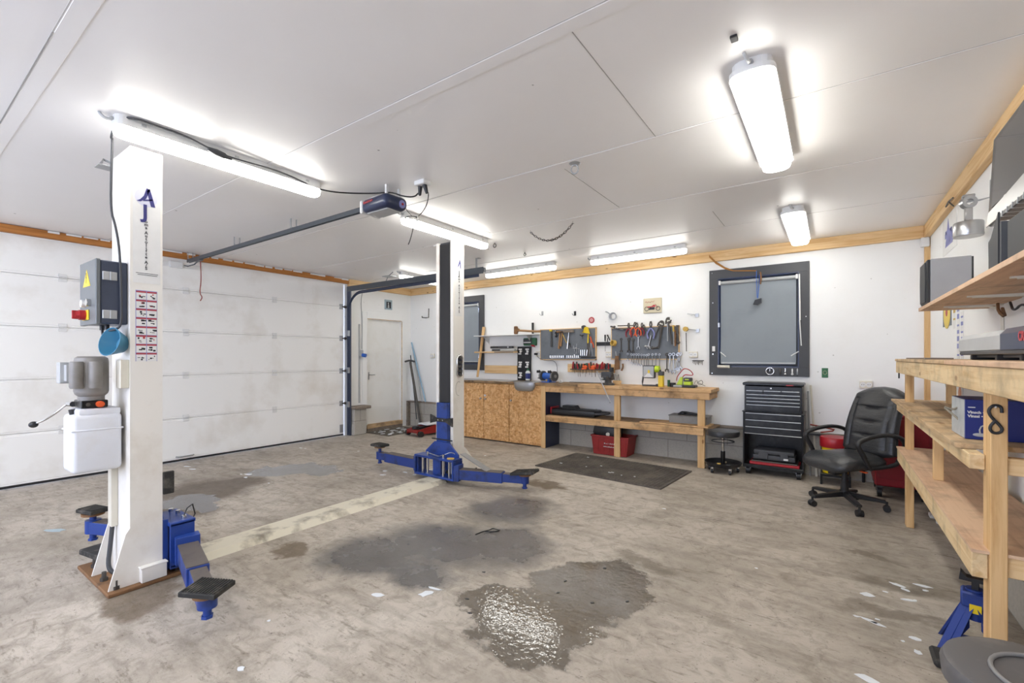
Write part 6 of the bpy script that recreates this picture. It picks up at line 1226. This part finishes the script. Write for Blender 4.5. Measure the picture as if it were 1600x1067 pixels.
# piston ornament
c_ = PX(1513, 358, .735); pn = thing('piston_ornament', (c_.x, c_.y, c_.z - .07), 'polished piston with connecting rod hanging from a hook on the right wall', 'piston')
B().lathe([(0, -.05), (.072, -.05), (.074, -.045), (.074, .04), (.07, .045), (0, .045)], (c_.x, c_.y, c_.z), seg=36).lathe([(.0755, -.04), (.0755, -.033)], (c_.x, c_.y, c_.z), seg=36).build('piston_crown', 'steel', pn, 40)
B().box(c_.x - .02, c_.x + .02, c_.y - .015, c_.y + .015, c_.z + .045, c_.z + .15, .006).lathe([(.02, -.02), (.04, -.02), (.04, .02), (.02, .02)], (c_.x, c_.y, c_.z + .175), axis=(.3, -1, 0), seg=26, closed=True).box(c_.x - .03, c_.x + .03, c_.y - .02, c_.y + .02, c_.z + .205, c_.z + .225, .004).build('connecting_rod', 'steel', pn, 40)
B().tube([(c_.x - .03, c_.y, c_.z + .18), (c_.x + .05, c_.y, c_.z + .18), (.838, c_.y, c_.z + .19), (.84, c_.y, c_.z + .30)], .006, 6).build('hook', 'galv', pn)
pa, pb_ = PX(1476, 350, XR - .002), PX(1491, 378, XR - .002)
po = thing('wall_poster', (XR, pa.y, pb_.z), 'white poster with a dark blue drawing high on the right wall near the corner', 'poster'); B().box(XR - .003, XR, 5.15, 5.72, 2.30, 2.68).build('sheet', 'paper', po)
b = B(); rr = random.Random(4)
for i in range(16): y = rr.uniform(5.22, 5.55); z = rr.uniform(2.36, 2.5); b.box(XR - .005, XR - .003, y, y + rr.uniform(.02, .1), z, z + rr.uniform(.01, .05))
b.prism([(5.3, 2.36), (5.6, 2.36), (5.55, 2.45), (5.48, 2.6), (5.42, 2.5), (5.3, 2.46)], XR - .0045, XR - .003, 'yz').build('drawing', 'blueink', po)
pa, pb_ = PX(1474, 480, XR), PX(1487, 506, XR)
po = thing('wall_poster', (XR, pa.y, pb_.z), 'grey poster with a yellow round emblem partly under the upper shelf', 'poster'); B().box(XR - .003, XR, pb_.y, pa.y, pb_.z - .01, pa.z + .04).build('sheet', 'pegboard', po); cy, cz = (pa.y + pb_.y) / 2, (pa.z + pb_.z) / 2 + .02
B().lathe([(.0, .0), (.14, .0), (.14, .002), (0, .002)], (XR - .003, cy, cz), axis=(-1, 0, 0), seg=30).build('yellow_disc', 'yellow', po); B().cyl((XR - .005, cy, cz + .01), (XR - .0065, cy, cz + .01), .04, seg=16).build('red_centre', 'redink', po)
for k, (px, z0, z1, m, l) in enumerate(((1492, 1.62, 1.80, 'tape', 'narrow yellow brown sticker strip on the right wall'), (1498, 1.33, 1.80, 'blueink', 'taller blue and white sticker strip on the right wall above the bench'), (1504, 1.33, 1.74, 'blueink', 'shorter blue and white sticker strip, nearest the opener unit'))):
    y = PX(px, 520, XR).y; t = thing('sticker_strip', (XR, y, z0), l, 'sticker'); B().box(XR - .003, XR, y - .045, y + .045, z0, z1).build('strip', 'paper', t); b = B()
    zz = z1 - .05
    while zz > z0 + .02: b.box(XR - .0045, XR - .003, y - .035, y + .035, zz, zz + rr.choice((.015, .03, .04))); zz -= .06
    b.build('print', m, t)
y = PX(1501, 618, XR).y; po = thing('wall_poster', (XR, y, 1.0), 'small picture of a bare backed figure on the wall under the bench top', 'poster'); B().box(XR - .003, XR, y - .09, y + .12, 1.02, 1.22).build('sheet', 'paper', po); B().prism([(y - .03, 1.03), (y + .05, 1.03), (y + .06, 1.1), (y + .03, 1.14), (y - .02, 1.14), (y - .04, 1.1)], XR - .0045, XR - .003, 'yz').build('figure', 'skin', po); B().cyl((XR - .003, y, 1.165), (XR - .005, y, 1.165), .025).build('dark_hair', 'ink', po)
y = PX(1478, 610, XR).y; o = B().tube([(XR - .003, y + .03, 1.22), (XR - .003, y - .03, 1.2), (XR - .003, y + .02, 1.15), (XR - .003, y - .05, 1.1)], .004, 5, sm=1).build('pencil_sketch', 'ltgrey'); tag(o, 'faint grey curved line drawn on the wall under the bench top', 'drawing')
o = B().tube([(.8, 3.6, 1.68), (.79, 3.5, 1.62), (.8, 3.4, 1.66), (.81, 3.3, 1.6), (.8, 3.0, 1.68)], .006, 6, sm=2).tube([(.82, 2.98, 1.7), (.81, 2.95, 1.62), (.8, 3.0, 1.56), (.78, 3.05, 1.51)], .007, 6, sm=2).build('hanging_cable', 'black', None, 60); tag(o, 'black cables drooping under the upper shelf down to the opener unit', 'cable')
o = B().tube([(.79, 3.78, 1.69), (.78, 3.72, 1.64), (.8, 3.68, 1.6), (.8, 3.74, 1.66)], .008, 6, sm=1).build('cable_end', 'rust', None, 60); tag(o, 'short brown cable loop hanging under the upper shelf near its left bracket', 'cable')
hk = B().tube([PX(1478, 323, .79), PX(1482, 315, .78), PX(1489, 309, .78)], .006).tube([PX(1482, 315, .78), PX(1490, 322, .79)], .005).build('nail_hook', 'dsteel'); tag(hk, 'bent rusty nail hook in the timber batten above the poster', 'hook')
# ================================================================== JACK STANDS
def jack_stand(label):
    t = local('jack_stand', label, 'jack stand', None); b = B()
    for i in range(4):
        a = R(45 + 90 * i); c_, s = math.cos(a), math.sin(a)
        def go():
            n = Vector((-s, c_, 0)); A = Vector((c_ * .03, s * .03, 0)); Q = Vector((c_ * .15, s * .15, 0))
            V = [b.bm.verts.new(v) for v in (Q - n * .035, Q + n * .035, A + n * .03 + Vector((0, 0, .24)), A - n * .03 + Vector((0, 0, .24)), Q * .93 - n * .03 + Vector((0, 0, .001)), Q * .93 + n * .03 + Vector((0, 0, .001)), A * .7 + n * .025 + Vector((0, 0, .24)), A * .7 - n * .025 + Vector((0, 0, .24)))]
            for f in ((0, 1, 2, 3), (4, 7, 6, 5), (0, 3, 7, 4), (1, 5, 6, 2), (0, 4, 5, 1), (2, 6, 7, 3)): b.bm.faces.new([V[k] for k in f])
        b._new(go)
    for i in range(4): b.prism([(.03, .24), (.155, 0), (.11, 0), (.06, .09), (.03, .12)], -.003, .003, 'xz', mx=Matrix.Rotation(R(45 + 90 * i), 4, 'Z'))
    b.box(-.08, .08, -.08, .08, .03, .036).cyl((0, 0, .16), (0, 0, .30), .034, seg=20).box(-.05, .05, -.045, .045, .22, .29, .008).build('base', 'blue2', t, 40)
    B().box(-.013, .013, -.017, .017, .22, .35, .003).prism([(-.05, .375), (-.055, .335), (.055, .335), (.05, .375), (.03, .352), (-.03, .352)], -.024, .024).build('saddle_bar', 'black', t)
    B().cyl((.03, 0, .25), (.09, 0, .25), .007).cyl((.08, -.02, .25), (.08, .04, .27), .008).build('ratchet_handle', 'black', t); B().box(-.02, .02, -.048, -.046, .2, .24).build('warning_label', 'yellow', t); return t
j = jack_stand('blue steel jack stand on the floor at the left of the timber bench front leg'); place(j, (.55, 2.98, 0), R(-10), sc=1.0)
j2 = dup(j, (.735, 2.66, 0), R(-10), 'blue steel jack stand half cut off, right of the timber bench front leg')
# ================================================================== FLAKES AND BITS ON THE FLOOR
W1L = ['broad white flake, leftmost of the upper cluster left of the timber bench', 'long curved white flake at the top of the cluster left of the timber bench', 'short tip flake just below the long curved one', 'tiny flake between the broad one and the long curved one', 'long white flake nearest the timber bench in the upper row', 'small flake directly under the one nearest the bench', 'narrow white flake on the grey streak below the upper cluster', 'upper half of the long slanting white streak in the lower cluster', 'lower half of the long slanting white streak in the lower cluster', 'oval flake standing alone between the slanting streak and the jack stand', 'rounded flake closest to the dark rubber block', 'tiny white speck left of the slanting streak', 'tiny white speck above the slanting streak', 'tiny white speck right of the slanting streak', 'tiny white speck near the tip of the narrow flake', 'white flake at the bottom edge of the photo, left of the grey stool', 'faint white speck alone on the open floor right of the puddle', 'small white speck below the rubber mat'][:]
W2L = ['round white flake left of the far lift arm, the upper of a pair', 'white flake left of the far lift arm, the lower of a pair', 'long white flake under the left arm of the far column', 'short white flake beside the near end of the floor beam tip', 'small white flake on the floor in front of the garage door middle', 'largest white flake beside the brown stain near the garage door', 'flake touching the largest one beside the brown stain', 'white smear near the garage door handle, the upper one', 'white smear near the garage door handle, the lower one', 'white flake near the door bottom above the grey wet patch', 'second flake beside the one above the grey wet patch', 'tiny flake at the left tip of the brown stain pair', 'lonely flake between brown stain and floor beam', 'white flake at the bottom left foreground floor', 'tiny white speck in the left foreground floor', 'small white flake in front of the chipboard doors', 'small white flake right of the far column foot'][:]
W3L = ['dark bit at the right rim of the puddle centre', 'dark bit farthest right in the puddle', 'dark bit at the left rim of the puddle', 'dark bit at the top middle of the puddle', 'second dark bit at the top of the puddle, farther right', 'dark bit between oil stain and puddle, lower', 'dark bit inside the lower edge of the oil stain', 'dark bit above the puddle beside a crack', 'dark bit in the middle left of the oil stain'][:]
def flake(px, py, w, l, ang, label, grp, m='flake'):
    p = PF(px, py); r_ = random.Random(int(px * 7 + py)); b = B(); n = 9
    pts = [(math.cos(2 * math.pi * i / n) * l * r_.uniform(.55, 1.1), math.sin(2 * math.pi * i / n) * w * r_.uniform(.5, 1.15)) for i in range(n)]
    b.prism(pts, .0005, .003, 'xy', mx=Matrix.Translation((p.x, p.y, 0)) @ Matrix.Rotation(R(ang), 4, 'Z')); o = b.build('paint_flake', m); tag(o, label, 'paint flake', grp); return o
G1, L1 = 'white flakes at the right of the floor', 'white paint flake on the concrete left of the timber bench'
for (px, py, w, l, a) in ((1355, 929, .025, .045, 20), (1405, 915, .018, .05, -30), (1415, 922, .012, .03, -40), (1384, 925, .01, .015, 0), (1443, 916, .018, .05, 0), (1446, 923, .01, .018, 0), (1420, 938, .014, .045, 20), (1359, 970, .014, .05, -30), (1371, 975, .013, .04, -20), (1430, 998, .018, .03, 0), (1434, 1019, .02, .02, 0), (1338, 963, .01, .015, 0), (1371, 968, .008, .012, 0), (1411, 1002, .008, .01, 0), (1430, 938, .008, .01, 0), (1356, 1062, .025, .05, -20), (1182, 888, .006, .012, 0), (1038, 795, .01, .025, 0)): flake(px, py, w, l, a, W1L.pop(0), G1)
G2, L2 = 'white flakes near the lift', 'white flake on the concrete around the lift columns and floor beam'
for (px, py, w, l, a) in ((602, 736, .03, .035, 0), (598, 742, .025, .04, 40), (633, 738, .02, .07, -10), (648, 742, .02, .03, 0), (560, 705, .02, .02, 0), (388, 741, .025, .06, 30), (384, 746, .02, .04, 0), (292, 729, .02, .07, 20), (300, 733, .02, .06, 20), (470, 700, .015, .05, 0), (477, 701, .015, .03, 0), (377, 741, .01, .03, 0), (420, 755, .01, .02, 0), (377, 1045, .015, .02, 0), (420, 970, .008, .01, 0), (720, 697, .015, .03, 0), (758, 712, .02, .02, 0)): flake(px, py, w, l, a, W2L.pop(0), G2)
o = flake(85, 829, .035, .11, 30, 'strip of pale blue tape stuck to the floor left of the near lift column', None, 'mortar'); o.name = 'floor_tape'; o['category'] = 'tape'
o = flake(590, 842 + 88, .02, .05, 20, 'bright white blob of spilled paint by the oil stain', None)
flake(665, 928, .03, .05, 60, 'larger white spilled mark at the lower edge of the oil stain', None); flake(680, 920, .01, .06, 10, 'thin white spill line above the larger white mark', None)
G3, L3 = 'dark bits in the puddle', 'small dark piece of debris in or around the wet puddle'
for (px, py) in ((925, 942), (980, 940), (734, 958), (872, 926), (883, 908), (730, 936), (756, 894), (945, 888), (638, 850)): flake(px, py, .008, .014, px % 90, W3L.pop(0), G3, 'black').name = 'debris_chip'
o = B().tube([PF(743, 835, .004), PF(755, 830, .004), PF(765, 828, .004), PF(770, 825, .004), PF(776, 827, .004), PF(782, 829, .004), PF(768, 831, .004), PF(758, 830, .004)], .004, 6, sm=1).build('wire_scrap', 'black', None, 60); tag(o, 'thin black scrap of wire lying on the dark oil stain', 'wire')
o = B().box(PF(1452, 808).x, PF(1452, 808).x + .05, PF(1452, 808).y - .03, PF(1452, 808).y + .06, 0, .03, .005).box(PF(1452, 808).x + .02, PF(1452, 808).x + .09, PF(1455, 815).y - .05, PF(1455, 815).y - .02, 0, .03, .005).build('white_connector', 'white'); tag(o, 'small white connector lying on the floor under the timber bench', 'connector')
